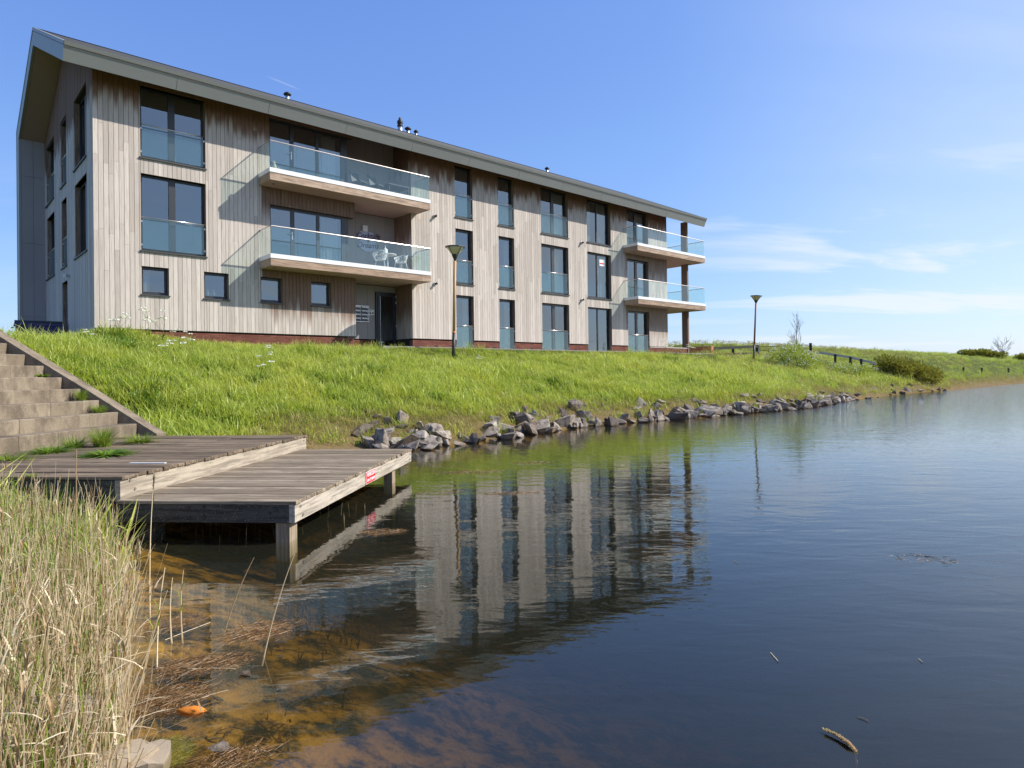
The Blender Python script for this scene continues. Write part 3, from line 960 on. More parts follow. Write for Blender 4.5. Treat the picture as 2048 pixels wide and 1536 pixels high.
def window(op, mapf=ID, mull=(), fw=0.075, depth=0.17, guard=False, sill=True, head=0.0, mw=0.09, curt=(), rail=True, threshold=False, swap=False):
    a0, a1, z0, z1 = op
    d0, d1 = depth, depth + 0.075
    f = MB(mapf)
    zb = z0 + (0.02 if sill else 0.0); zt = z1 - head
    f.box(a0 + 0.012, a0 + fw, d0, d1, zb, zt); f.box(a1 - fw, a1 - 0.012, d0, d1, zb, zt)
    f.box(a0 + fw + 0.001, a1 - fw - 0.001, d0 + 0.002, d1 - 0.002, zb, zb + fw); f.box(a0 + fw + 0.001, a1 - fw - 0.001, d0 + 0.002, d1 - 0.002, zt - fw, zt)
    for q in mull: f.box(q - mw / 2, q + mw / 2, d0 - 0.004, d1 - 0.004, zb + fw + 0.001, zt - fw - 0.001)
    w = f.build('window', 'frame', bld)
    xs = [a0 + fw] + [x for q in mull for x in (q - mw / 2, q + mw / 2)] + [a1 - fw]
    for a, b in zip(xs[::2], xs[1::2]):
        m = MB(mapf); m.box(a + 0.002, b - 0.002, d0 + 0.03, d0 + 0.042, zb + fw + 0.002, zt - fw - 0.002); m.build('pane', 'glass', w)
    # wooden jambs and head
    j = MB(mapf)
    j.box(a0 - 0.002, a0 + 0.012, 0.026, d1, z0, z1); j.box(a1 - 0.012, a1 + 0.002, 0.026, d1, z0, z1); j.box(a0 + 0.013, a1 - 0.013, 0.026, d1 - 0.002, zt, z1 + 0.004)
    j.build('jamb', 'reveal', w)
    if sill:
        m = MB(mapf); m.add([(a0 - 0.03, -0.05, z0 - 0.045), (a1 + 0.03, -0.05, z0 - 0.045), (a1 + 0.03, d0 + 0.01, z0 - 0.045), (a0 - 0.03, d0 + 0.01, z0 - 0.045),
                             (a0 - 0.03, -0.05, z0 - 0.004), (a1 + 0.03, -0.05, z0 - 0.004), (a1 + 0.03, d0 + 0.01, z0 + 0.018), (a0 - 0.03, d0 + 0.01, z0 + 0.018)],
                            [(0, 3, 2, 1), (4, 5, 6, 7), (0, 1, 5, 4), (1, 2, 6, 5), (2, 3, 7, 6), (3, 0, 4, 7)])
        m.build('sill', 'sill', w)
    if threshold:
        m = MB(mapf); m.bevbox(a0 + 0.01, a1 - 0.01, -0.01, d1, z0 - 0.16, z0 - 0.004); m.build('threshold', 'white', w)
    if guard:
        gz0, gz1 = z0 + 0.06, z0 + 1.04
        m = MB(mapf); m.box(a0 + 0.05, a1 - 0.05, 0.045, 0.057, gz0, gz1); m.build('guard_glass', 'guard', w)
        p0, p1 = mapf(a0 - 0.0, 0.05, gz1 + 0.02), mapf(a1 + 0.0, 0.05, gz1 + 0.02)
        MB().tube([p0, p1], 0.021, 8).build('handrail', 'steel', w, True)
        c = MB(mapf)
        for a in (a0 + 0.012, a1 - 0.047):
            for z in (gz0 + 0.10, gz1 - 0.14): c.box(a, a + 0.035, 0.035, 0.067, z, z + 0.05)
        c.build('clamp', 'steel', w)
    for (c0, c1) in curt:
        curtain_strip(mapf, c0, c1, zb + fw, zt - fw, d1 + 0.10, w)
    return w


mid = lambda k: (OP[k][0] + OP[k][1]) / 2
window(OP['A1'], mull=(mid('A1') - 0.02,), mw=0.20, guard=True)
window(OP['A2'], mull=(mid('A2') - 0.02,), mw=0.20, guard=True)
for k in ('w1', 'w2', 'w3', 'w4'): window(OP[k], fw=0.085, curt=((1.40, 1.58),) if k == 'w1' else ())
for k in 'BC':
    for s in '012': window(OP[k + s], fw=0.10, guard=True, sill=s != '0', threshold=s == '0', curt=((OP[k + s][0] + 0.6, OP[k + s][1] - 0.12),) if (k, s) in (('C', '1'), ('C', '0'), ('B', '0')) else ())
for s in '012':
    window(OP['D' + s], mull=(mid('D' + s),), mw=0.20, fw=0.10, guard=True, sill=s != '0', threshold=s == '0', curt=((19.9, 20.9),) if s == '1' else ((20.1, 20.9),) if s == '2' else ())
    window(OP['E' + s], mull=(mid('E' + s) - 0.02,), mw=0.07, fw=0.08, sill=s != '0', threshold=s == '0', curt=((22.6, 23.2), (23.6, 24.35)) if s == '2' else ((23.7, 24.3),) if s == '1' else ())
    window(OP['F' + s], mull=(mid('F' + s),), mw=0.20, fw=0.10, guard=s == '0', sill=False, threshold=s == '0', curt=((26.0, 26.5), (27.2, 27.8)) if s != '0' else ())
# gable windows: deep reveals, glass set toward the camera side
for k in ('n1', 'n2', 'f1', 'f2'): window(GOP[k], GB, mull=((GOP[k][0] + GOP[k][1]) / 2,), mw=0.16, depth=0.16, guard=k[0] == 'f')
for k in ('m1', 'm2'): window(GOP[k], GB, depth=0.16, guard=True)
window(GOP['d'], GB, depth=0.2, sill=False, fw=0.12)

# balcony doors of the left flats: three lights, set behind the lintel
for s, zb, zt, cu in (('L1', 5.99, 7.93, ((7.55, 8.25),)), ('L2', 8.95, 11.06, ((7.6, 8.2),))):
    f = MB(); d0, d1 = 0.16, 0.25; a0, a1 = 5.43, 8.585
    us = [(a0, a0 + 0.085), (6.26, 6.40), (7.27, 7.39), (8.30, 8.585)]
    for a, b in us: f.box(a, b, d0, d1, zb, zt)
    for (a, b), (c, e_) in zip(us[:-1], us[1:]):
        f.box(b + 0.001, c - 0.001, d0 + 0.002, d1 - 0.002, zb, zb + 0.09); f.box(b + 0.001, c - 0.001, d0 + 0.002, d1 - 0.002, zt - 0.09, zt)
    w = f.build('balcony_door', 'frame', bld)
    for (a, b), (c, e_) in zip(us[:-1], us[1:]):
        m = MB(); m.box(b + 0.002, c - 0.002, d0 + 0.03, d0 + 0.042, zb + 0.092, zt - 0.092); m.build('pane', 'glass', w)
    h = MB(); h.tube([(6.30, d0 - 0.02, zb + 1.0), (6.30, d0 - 0.05, zb + 1.0), (6.17, d0 - 0.05, zb + 1.0)], 0.012, 6); h.box(6.285, 6.32, d0 - 0.02, d0 - 0.001, zb + 0.80, zb + 1.08)
    h.build('handle', 'steel', w)
    for c0, c1 in cu: curtain_strip(ID, c0, c1, zb + 0.09, zt - 0.09, d1 + 0.12, w)
    # underside and end of the lintel
    if s == 'L1':
        l = MB(); l.box(5.42, 8.787, 0.026, 0.30, zt + 0.002, zt + 0.03); l.box(8.60, 8.788, 0.03, 0.30, zt + 0.03, 8.52); l.build('lintel_lining', 'reveal', bld)

# recess: grey panels on its back wall, wood on its right cheek
pj = [8.60, 9.05, 9.55, 10.05, 10.45, 10.93, 11.42]
for z0, z1 in ((5.985, 8.52), (8.945, 11.75)):
    for a, b in zip(pj[:-1], pj[1:]):
        m = MB(); m.box(a + 0.004, b - 0.004, 1.30, 1.33, z0, z1); m.build('recess_panel', 'panel', bld)
for a, b, z0, z1 in ((8.60, 9.05, 3.30, 5.56), (9.054, 9.55, 3.30, 5.56), (9.554, 10.05, 3.30, 5.56), (10.054, 10.415, 3.30, 5.56), (10.419, 11.42, 5.30, 5.56)):
    m = MB(); m.box(a, b - 0.004, 1.30, 1.33, z0, z1); m.build('recess_panel', 'panel', bld)
m = MB(); m.box(8.56, 8.595, 0.31, 1.33, 5.985, 8.52); m.box(8.56, 8.595, 0.31, 1.33, 8.945, 11.6); m.box(8.56, 8.595, 0.31, 1.33, 2.84, 5.56)
m.box(8.56, RECESS[1] + 0.3, 1.335, 1.45, 2.6, 11.9); m.build('recess_wall', 'wall', bld)
ck = MB()
v0 = 0.026
while v0 < 1.29:
    v1 = min(v0 + BW, 1.298)
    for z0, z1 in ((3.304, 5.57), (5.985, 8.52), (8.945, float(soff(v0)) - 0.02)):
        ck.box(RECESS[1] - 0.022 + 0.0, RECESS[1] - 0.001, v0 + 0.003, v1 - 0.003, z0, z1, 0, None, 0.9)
    v0 = v1
ck.build('cheek_board', 'boards', bld)['kind'] = 'stuff'
cb = MB(); cb.box(RECESS[1] + 0.001, RECESS[1] + 0.05, 0.31, 1.45, 2.6, 11.5); cb.build('cheek_backing', 'wall', bld)

# entrance door and its sidelight
f = MB(); a0, a1, zb, zt = 10.42, 11.40, 2.86, 5.28
for a, b in ((a0, a0 + 0.05), (10.50, 10.62), (a1 - 0.12, a1)): f.box(a, b, 1.22, 1.31, zb, zt)
f.box(a0, a1, 1.225, 1.305, zt + 0.001, zt + 0.02); f.box(10.621, a1 - 0.121, 1.225, 1.305, zt - 0.14, zt - 0.001); f.box(10.621, a1 - 0.121, 1.225, 1.305, zb, zb + 0.12)
f.box(a0 + 0.051, 10.499, 1.225, 1.305, zt - 0.14, zt - 0.001); f.box(a0 + 0.051, 10.499, 1.225, 1.305, zb, zb + 0.06)
ed = f.build('entrance_door', 'frame', bld)
m = MB(); m.box(10.622, a1 - 0.122, 1.26, 1.272, zb + 0.121, zt - 0.141); m.build('pane', 'glass', ed)
m = MB(); m.box(a0 + 0.052, 10.498, 1.255, 1.267, zb + 0.061, zt - 0.141); m.build('sidelight', 'glass', ed)
m = MB()
for z in (5.10, 4.85, 3.85, 3.0, 2.92): m.tube([(11.385, 1.2, z), (11.385, 1.2, z + 0.09)], 0.014, 8)
m.build('hinge', 'steel', ed)

# plinth of red brick, in pieces between the tall windows
PL = [(0.0, 8.70), (11.46, 13.70), (14.76, 16.23), (17.28, 19.05), (21.07, 22.49), (24.51, 25.90), (27.94, 31.85)]
bk = MB()
for a, b in PL:
    v0 = 0.035; mo = MB()
    mo.box(a + 0.004, b - 0.004, v0 + 0.006, 0.029 + 0.25, 2.45, 3.24)
    r = 0
    z = 2.50
    while z < 3.22:
        x = a - (0.11 if r % 2 else 0.0)
        while x < b - 0.02:
            x0, x1 = max(x, a), min(x + 0.21, b)
            if x1 - x0 > 0.03: bk.box(x0, x1, v0 + random.uniform(-0.003, 0.003), v0 + 0.05, z, z + 0.052)
            x += 0.221
        z += 0.0625; r += 1
    for uu, wv in ((a, -1), (b, 1)):
        mo.box(uu - 0.01 if wv < 0 else uu - 0.004, uu + 0.004 if wv < 0 else uu + 0.01, v0, 0.28, 2.45, 3.22)
    mo.build('plinth_core', 'mortar', bld)
for z in (2.5 + 0.0625 * i for i in range(6)):      # the low brick upstand by the entrance
    for k in range(3): bk.box(8.72 + k * 0.221, 8.72 + k * 0.221 + 0.21, 0.04, 0.14, z, z + 0.052)
for z in (2.5 + 0.0625 * i for i in range(12)):
    for k in range(12): bk.box(8.62 + k * 0.221, 8.62 + k * 0.221 + 0.21, 1.28 + random.uniform(-0.003, 0.003), 1.32, z, z + 0.052) if 8.62 + k * 0.221 < 10.2 else None
bk.build('brick', 'brick', bld)['kind'] = 'stuff'
m = MB()
for u in (2.3, 6.8, 12.6, 15.9, 18.3, 21.5, 24.8): m.box(u, u + 0.14, 0.024, 0.034, 2.98, 3.03)
m.build('air_brick', 'lidblack', bld)
m = MB(); m.bevbox(28.0, 31.9, 0.02, 0.33, 3.235, 3.285); m.build('coping', 'greyrail', bld)

# ---- balconies
def balcony(u0, u1, zb, zt, rail, npan, deep=1.298, wrap=False, uL=None):
    """zb underside, zt top of the white edge; rail height of the hand rail"""
    v0 = -0.987
    s = MB()
    zw = zt - 0.15                        # top of the wooden edge boards
    if wrap:
        s.box(u0 + 0.05, R_ + 0.03, v0 + 0.05, 0.0, zb + 0.01, zt - 0.06)
        s.box(R_ + 0.031, u1 - 0.05, v0 + 0.05, 3.2, zb + 0.01, zt - 0.06)
    else:
        s.box(u0 + 0.05, u1 - 0.05, v0 + 0.05, 0.0, zb + 0.01, zt - 0.06)
        s.box(8.60, RECESS[1] - 0.024, 0.001, 1.29, zb + 0.01, zt - 0.06)
    o = s.build('balcony', 'soffit', bld)
    m = MB(); m.box(u0, u1 - 0.42, v0, v0 + 0.045, zb, zw - 0.006); m.box(u1 - 0.417, u1, v0, v0 + 0.045, zb, zw - 0.006); m.build('edge_board', 'fasciawood', o)
    m = MB(); m.box(u0, u0 + 0.045, v0 + 0.047, 0.0, zb, zw - 0.006); m.build('edge_board', 'fasciawood', o)
    vr = 3.2 if wrap else 0.0
    m = MB(); m.box(u1 - 0.045, u1, v0 + 0.047, vr, zb, zw - 0.006); m.build('edge_board', 'fasciawood', o)
    m = MB(); m.bevbox(u0 - 0.012, u1 + 0.012, v0 - 0.015, v0 + 0.07, zw, zt, 0.006); m.bevbox(u0 - 0.012, u0 + 0.07, v0 + 0.071, 0.0, zw, zt, 0.006); m.bevbox(u1 - 0.07, u1 + 0.012, v0 + 0.071, vr, zw, zt, 0.006)
    m.build('white_edge', 'white', o)
    L = (u1 - u0 - 0.06) / npan
    for i in range(npan):
        a = u0 + 0.03 + i * L
        m = MB(); m.box(a + 0.006, a + L - 0.006, v0 + 0.015, v0 + 0.029, zt + 0.001, rail - 0.02); m.build('glass_panel', 'guard', o)
    for uu, vv in ((u0 + 0.022, 0.0), (u1 - 0.036, vr)):
        k = max(1, round((vv - v0) / 1.0)); ll = (vv - v0 - 0.04) / k
        for i in range(k):
            m = MB(); m.box(uu, uu + 0.014, v0 + 0.036 + i * ll + 0.004, v0 + 0.036 + (i + 1) * ll - 0.004, zt + 0.001, rail - 0.02); m.build('glass_panel', 'guard', o)
    MB().tube([(u0 + 0.03, 0.02, rail), (u0 + 0.03, v0 + 0.022, rail), (u1 - 0.03, v0 + 0.022, rail), (u1 - 0.03, vr, rail)], 0.022, 8).build('handrail', 'steel', o)
    m = MB()
    for uu in (u0 + 0.03, u1 - 0.03): m.box(uu - 0.02, uu + 0.02, -0.02, 0.0, rail - 0.03, rail + 0.03)
    m.build('rail_bracket', 'steel', o)
    m = MB(); m.lathe([(0.045, 0), (0.045, 0.012)], (u0 + 0.33, v0 + 0.5, zb - 0.002)); m.build('drain_spout', 'lidblack', o)
    return o


balcony(5.028, 11.69, 5.571, 5.981, 6.938, 7)
balcony(5.028, 11.69, 8.524, 8.938, 9.87, 7)
balcony(25.576, 32.40, 5.571, 5.981, 6.938, 7, wrap=True)
balcony(25.576, 32.40, 8.524, 8.938, 9.87, 7, wrap=True)
m = MB(); m.lathe([(0.09, 0), (0.09, 0.02), (0.05, 0.03)], (10.1, 0.3, 5.54)); m.build('ceiling_light', 'lampglass', bld)

# timber post carrying the right hand overhang
for z0, z1 in ((2.6, 5.57), (5.985, 8.52), (8.945, 11.2)):
    m = MB(); m.bevbox(31.93, 32.08, 0.0, 0.42, z0, z1); m.build('timber_post', 'darkpost', bld)

# small round wall lights and cameras
for u, z in ((12.586, 8.577), (12.568, 5.670), (22.027, 8.62), (22.004, 5.617)):
    e = empty('wall_light', (u, 0, z)); e.parent = bld
    MB().tube([(0, 0.0, 0), (0, -0.05, 0)], 0.075, 12).build('base', 'alu', e, True)
    MB().tube([(0.0, -0.05, 0), (0.02, -0.12, 0.015), (0.055, -0.15, 0.0)], [0.04, 0.055, 0.05], 10).build('lamp_head', 'lampmetal', e, True)
e = empty('security_camera', (0, 4.22, 5.39)); e.parent = bld
MB().box(-0.05, 0.0, -0.05, 0.05, -0.04, 0.06).build('bracket', 'alu', e)
MB().tube([(-0.08, 0.08, 0.0), (-0.16, -0.16, -0.04)], [0.05, 0.055], 10).build('camera_body', 'paint_white', e)

# ---- things fixed to or standing on the building (top level)
def on_b(name, u, v, z, label, cat, rz=0.0, group=None):
    x, y = from_uv(u, v)
    return tag(empty(name, (x, y, z), YAW + rz), label, cat, group)


t = on_b('mailbox_cabinet', 9.77, 1.298, 4.02, 'dark mailbox cabinet with eight letter slots beside the entrance door', 'mailbox')
m = MB(); m.box(-0.40, 0.32, -0.06, 0.0, -0.02, 0.66); m.build('cabinet_frame', 'alu', t)
for i in range(2):
    for j in range(4):
        a = -0.375 + i * 0.34; z = 0.01 + j * 0.156
        mbx = MB().bevbox(a, a + 0.325, -0.075, -0.061, z, z + 0.145).build('mailbox', 'boxblue', t)
        MB().box(a + 0.02, a + 0.305, -0.083, -0.076, z + 0.098, z + 0.128).build('letter_slot', 'alu', mbx)
        MB().box(a + 0.262, a + 0.29, -0.083, -0.076, z + 0.052, z + 0.078).build('lock', 'paint_white', mbx)
t = on_b('intercom_panel', 10.22, 1.298, 4.30, 'white intercom panel with two plates left of the entrance door', 'intercom')
MB().bevbox(-0.12, 0.0, -0.03, 0.0, 0.0, 0.25).build('camera_plate', 'paint_white', t)
MB().bevbox(0.01, 0.13, -0.03, 0.0, 0.01, 0.24).build('call_plate', 'paint_white', t)
MB().box(-0.085, -0.04, -0.036, -0.031, 0.17, 0.205).box(-0.095, -0.02, -0.034, -0.031, 0.05, 0.12).box(0.04, 0.10, -0.034, -0.031, 0.06, 0.14).build('speaker_and_lens', 'lidblack', t)
t = on_b('wall_box_lamp', 9.94, 1.298, 7.78, 'square white wall lamp above the cocktail sign on the recess wall', 'lamp')
MB().bevbox(-0.11, 0.11, -0.10, 0.0, 0.0, 0.25, 0.008).build('shade', 'paint_white', t)
MB().box(-0.09, 0.09, -0.09, -0.01, -0.012, -0.001).build('diffuser', 'lampglass', t)

t = on_b('cocktail_sign', 10.09, 1.29, 7.46, 'sign in dark slanted script on a pale shaped plate above the balcony chairs', 'sign')
def plate_prof(pts, y0, y1, name, mat):
    n = len(pts); m = MB(); v = [(a, y0, z) for a, z in pts] + [(a, y1, z) for a, z in pts]
    m.add(v, [tuple(range(n)), tuple(range(2 * n - 1, n - 1, -1))] + [(i, i + n, (i + 1) % n + n, (i + 1) % n) for i in range(n)])
    return m.build(name, mat, t)
pts = [(-0.46, 0.12), (-0.43, 0.24), (-0.34, 0.33), (-0.20, 0.36), (-0.08, 0.31), (0.02, 0.30), (0.12, 0.34), (0.24, 0.30), (0.34, 0.20), (0.45, 0.13), (0.47, 0.03), (0.38, -0.02),
       (0.36, -0.14), (0.42, -0.22), (0.40, -0.36), (0.28, -0.44), (0.10, -0.50), (-0.12, -0.52), (-0.24, -0.44), (-0.34, -0.40), (-0.46, -0.34), (-0.50, -0.22), (-0.44, -0.12), (-0.36, -0.08), (-0.34, 0.02), (-0.42, 0.04)]
plate_prof(pts, -0.035, -0.012, 'backing_plate', 'plate')
for body, sz, x, z in (('Cocktails', 0.30, 0.0, 0.15), ('&', 0.15, 0.0, -0.05), ('Dreams', 0.31, -0.02, -0.25)):
    o = text_mesh(body, sz, 'lettering', 'script', t, 0.006, 0.35, bold=0.004)
    o.rotation_euler = (math.pi / 2, math.radians(-3), 0); o.location = (x, -0.045, z)


def lathe_thing(name, u, v, z, prof, mat, label, cat, group=None, n=16):
    x, y = from_uv(u, v)
    o = MB().lathe(prof, n=n).build(name, mat, None, True, (x, y, z))
    return tag(o, label, cat, group)


def lattice_chair(u, v, z, rz, label):
    """armchair whose shell is an open branching lattice"""
    t = on_b('lattice_chair', u, v, z, label, 'chair', rz, 'white lattice chairs on the balcony')
    rr = random.Random(5)
    m = MB()
    def shell(a, h):          # a along the rim -1..1, h height 0..1
        ang = a * 1.9
        top = 0.76 - 0.16 * min(1, abs(a) ** 1.5)
        zz = 0.42 + (top - 0.42) * h
        r = 0.20 + 0.075 * h
        return Vector((r * math.sin(ang) * 1.05, r * math.cos(ang) + 0.0, zz))
    N = 13
    for i in range(N):
        for j in range(3):
            a = -1 + 2 * i / (N - 1); h0, h1 = j / 3, (j + 1) / 3
            for da in (-1, 1):
                if rr.random() < 0.72:
                    b = max(-1, min(1, a + da * 2 / (N - 1) * rr.uniform(0.4, 1.1)))
                    m.tube([shell(a, h0), shell((a + b) / 2 + rr.uniform(-.03, .03), (h0 + h1) / 2), shell(b, h1)], 0.011, 4)
    for h in (0.0, 1.0): m.tube([shell(-1 + 2 * i / 16, h) for i in range(17)], 0.013, 5)
    m.build('backrest', 'paint_white', t)
    m = MB()
    for i in range(9):
        a = i / 9 * 2 * math.pi
        m.tube([(0.21 * math.cos(a), 0.20 * math.sin(a), 0.42), (0.02 * math.cos(a + .8), 0.02 * math.sin(a + .8), 0.40)], 0.011, 4)
    for r in (0.21, 0.12): m.tube([(r * math.cos(k / 12 * 2 * math.pi), r * 0.95 * math.sin(k / 12 * 2 * math.pi), 0.415) for k in range(13)], 0.012, 5)
    m.build('seat', 'paint_white', t)
    for sx in (-1, 1):
        for sy in (-1, 1):
            MB().tube([(0.15 * sx, 0.15 * sy, 0.42), (0.21 * sx, 0.21 * sy, 0.0)], 0.013, 6).build('leg', 'paint_white', t)
    return t


lattice_chair(9.72, -0.30, 5.94, math.radians(150), 'white lattice armchair left of the round table, under the sign, on the lower balcony')
lattice_chair(10.70, -0.28, 5.94, math.radians(-70), 'white lattice armchair right of the round table, on the lower balcony')
t = on_b('round_table', 10.24, -0.02, 5.94, 'small round white table between two lattice chairs on the lower balcony', 'table')
MB().lathe([(0.36, 0.70), (0.37, 0.715), (0.36, 0.73)], n=24).build('tabletop', 'paint_white', t)
MB().lathe([(0.03, 0.02), (0.025, 0.70)], n=10).build('column', 'paint_white', t)
MB().lathe([(0.22, 0.0), (0.2, 0.02), (0.03, 0.03)], n=20).build('foot', 'paint_white', t)
lathe_thing('table_lantern', 10.12, -0.05, 6.67, [(0.085, 0), (0.09, 0.02), (0.09, 0.18), (0.05, 0.22), (0.02, 0.23), (0.012, 0.30), (0.004, 0.36)], 'paint_white', 'white lantern with a thin handle standing on the round balcony table', 'lantern')


def dark_chair(u, label):
    t = on_b('garden_chair', u, -0.15, 8.90, label, 'chair', math.radians(20), 'dark chairs on the top balcony')
    MB().bevbox(-0.23, 0.23, -0.22, 0.22, 0.40, 0.44).build('seat', 'darkfab', t)
    MB().add([(-0.23, 0.20, 0.45), (0.23, 0.20, 0.45), (0.25, 0.30, 0.86), (-0.25, 0.30, 0.86), (-0.23, 0.225, 0.45), (0.23, 0.225, 0.45), (0.25, 0.325, 0.86), (-0.25, 0.325, 0.86)],
             [(0, 1, 2, 3), (4, 7, 6, 5), (0, 4, 5, 1), (1, 5, 6, 2), (2, 6, 7, 3), (3, 7, 4, 0)]).build('backrest', 'darkfab', t)
    for sx in (-1, 1):
        for sy in (-1, 1): MB().tube([(0.20 * sx, 0.19 * sy, 0.0), (0.20 * sx, 0.19 * sy, 0.40)], 0.013, 6).build('leg', 'frame', t)
    return t


dark_chair(8.95, 'dark garden chair on the top left balcony, nearest the balcony door')
dark_chair(9.75, 'dark garden chair on the top left balcony, beside the dark table')
t = on_b('garden_table', 10.62, -0.10, 8.90, 'dark low garden table at the right end of the top left balcony', 'table')
MB().bevbox(-0.55, 0.45, -0.35, 0.35, 0.52, 0.56).build('tabletop', 'darkfab', t)
for sx in (-0.5, 0.4):
    for sy in (-0.3, 0.3): MB().box(sx - 0.02, sx + 0.02, sy - 0.02, sy + 0.02, 0, 0.52).build('leg', 'frame', t)
# small animal figure sitting on the balcony edge
x, y = from_uv(5.24, -0.86)
m = MB(); m.lathe([(0.06, 0.0), (0.085, 0.05), (0.075, 0.12), (0.05, 0.18), (0.045, 0.20)], n=10); m.lathe([(0.02, 0.18), (0.055, 0.215), (0.055, 0.26), (0.02, 0.29)], (-0.02, 0, 0), 10)
m.lathe([(0.018, 0.27), (0.003, 0.32)], (-0.045, 0, 0), 6); m.lathe([(0.018, 0.27), (0.003, 0.32)], (0.01, 0, 0), 6)
m.tube([(0.06, 0, 0.03), (0.13, 0, 0.03), (0.15, 0, 0.08)], 0.016, 6)
tag(m.build('cat_figurine', 'beige', None, True, (x, y, 8.915)), 'small beige sitting cat figurine at the left corner of the top balcony', 'figurine')
for u, k in ((2.42, 0), (2.88, 1)):
    lathe_thing('vase', u, 0.40, 8.725, [(0.05, 0), (0.075, 0.04), (0.07, 0.09), (0.025, 0.16), (0.014, 0.22), (0.012, 0.34)], 'paint_white',
                ('white long necked vase inside the top left window, nearer the frame post', 'white long necked vase inside the top left window, nearer the right side')[k], 'vase', 'white vases behind glass')
for u, mt, lb in ((3.36, 'bottle', 'white bottle on the sill inside the second small window, leftmost'), (3.46, 'redbottle', 'red bottle on the sill inside the second small window'), (3.56, 'bottle', 'white bottle on the sill inside the second small window, right of the red one')):
    lathe_thing('bottle', u, 0.275, 4.49, [(0.035, 0), (0.038, 0.10), (0.034, 0.15), (0.013, 0.20), (0.012, 0.27)] if mt == 'bottle' else [(0.04, 0), (0.042, 0.10), (0.02, 0.13), (0.018, 0.16)], mt, lb, 'bottle', 'bottles behind the small window')
for u in (3.34,): pass
# notice stuck to a window
t = on_b('window_notice', 23.72, 0.192, 7.62, 'small white notice with a red band stuck on a tall middle floor window', 'notice')
MB().box(0, 0.42, -0.004, 0.0, 0, 0.36).build('sheet', 'sticker', t)
MB().box(0.03, 0.39, -0.007, -0.0045, 0.10, 0.17).build('band', 'red', t)

# ------------------------------------------------------------------ jetty, platform, stairs
def bolt(m, x, y, z, axis, r=0.014):
    d = {'x': (0.012, 0, 0), 'y': (0, -0.012, 0)}[axis]
    m.tube([(x, y, z), (x + d[0], y + d[1], z + d[2])], r, 8)


jet = empty('wooden_jetty', (0, 0, 0), DECK_ROT)
tag(jet, 'low grey plank jetty with pale side beam standing on piles in the water', 'jetty')
JX0, JX1, JY0, JY1, JZ = -4.745, -2.85, 6.52, 11.41, 0.428
n = 34; pw = (JY1 - JY0) / n
for i in range(n):
    m = MB(); y0 = JY0 + i * pw; dz_ = random.uniform(-0.004, 0.004); dx_ = random.uniform(-0.008, 0.008)
    m.bevbox(JX0 - 0.04, JX1 + 0.012 + dx_, y0 + 0.004, y0 + pw - 0.004, JZ - 0.034, JZ + dz_, 0.005)
    m.build('plank', 'deck', jet, recalc=False)
for (nm, b, mt) in (('side_beam', (JX1 - 0.062, JX1, JY0 + 0.008, JY1 - 0.01, 0.209, JZ - 0.040), 'beam_side'), ('front_beam', (JX0 - 0.02, JX1 - 0.064, JY0 + 0.012, JY0 + 0.075, 0.205, JZ - 0.040), 'beam_front'),
                    ('back_beam', (JX0, JX1 - 0.064, JY1 - 0.08, JY1 - 0.015, 0.209, JZ - 0.040), 'beam_front'), ('inner_beam', (JX0 + 0.9, JX0 + 0.97, JY0 + 0.09, JY1 - 0.1, 0.209, JZ - 0.040), 'beam_front')):
    MB().box(*b).build(nm, mt, jet)
MB().box(JX1 - 0.09, JX1 - 0.0625, JY0 + 0.003, JY0 + 0.0119, 0.206, JZ - 0.041).build('corner_strip', 'beam_front', jet)
for x0, y0 in ((JX1 - 0.215, JY0 + 0.03), (JX1 - 0.17, 10.28), (JX0 + 0.1, JY0 + 0.2), (JX0 + 0.1, 10.1)):
    MB().bevbox(x0, x0 + 0.145 if y0 < 8 else x0 + 0.135, y0, y0 + 0.19, -1.8, 0.2085, 0.002).build('pile', 'post' if x0 > -4 else 'beam_front', jet)  # left piles take the darker wood: shade under the deck put into colour
m = MB()
for y, z in ((6.66, 0.355), (6.72, 0.255), (11.3, 0.34), (11.25, 0.26)): bolt(m, JX1, y, z, 'x')
m.build('bolt', 'steel', jet)
m = MB()
for x, z in ((-3.99, 0.36), (-3.99, 0.26), (-3.83, 0.37), (-3.83, 0.27), (-3.12, 0.31), (-3.05, 0.34)): bolt(m, x, JY0 + 0.012, z, 'y', 0.017)
m.build('bolt', 'frame', jet)

plt = empty('wooden_platform', (0, 0, 0), DECK_ROT)
tag(plt, 'upper weathered plank platform between the concrete stairs and the lower jetty', 'platform')
PX0, PX1, PY0, PY1, PZ = -8.25, -4.80, 6.60, 11.52, 0.667
n = 34; pw = (PY1 - PY0) / n
for i in range(n):
    y0 = PY0 + i * pw; dz_ = random.uniform(-0.005, 0.005)
    k = -6.4 + random.uniform(-0.5, 0.5)
    for x0, x1 in ((PX0, k - 0.003), (k + 0.003, PX1 + 0.02 + random.uniform(-0.008, 0.008))):
        m = MB(); m.bevbox(x0, x1, y0 + 0.005, y0 + pw - 0.005, PZ - 0.034, PZ + dz_ + random.uniform(-0.002, 0.002), 0.005)
        m.build('plank', 'deck_dark', plt, recalc=False)
MB().box(PX1 - 0.062, PX1, PY0 + 0.008, PY1 - 0.01, JZ - 0.03, PZ - 0.040).build('side_beam', 'beam_side', plt)
MB().box(PX0, PX1 - 0.064, PY0 + 0.012, PY0 + 0.075, JZ - 0.055, PZ - 0.040).build('front_beam', 'beam_front', plt)
MB().box(PX1 - 0.17, PX1 - 0.064, PY0 + 0.002, PY0 + 0.0118, JZ - 0.03, PZ - 0.041).build('corner_strip', 'beam_front', plt)
MB().box(PX0, PX1 - 0.064, PY1 - 0.08, PY1 - 0.015, JZ - 0.03, PZ - 0.040).build('back_beam', 'beam_front', plt)
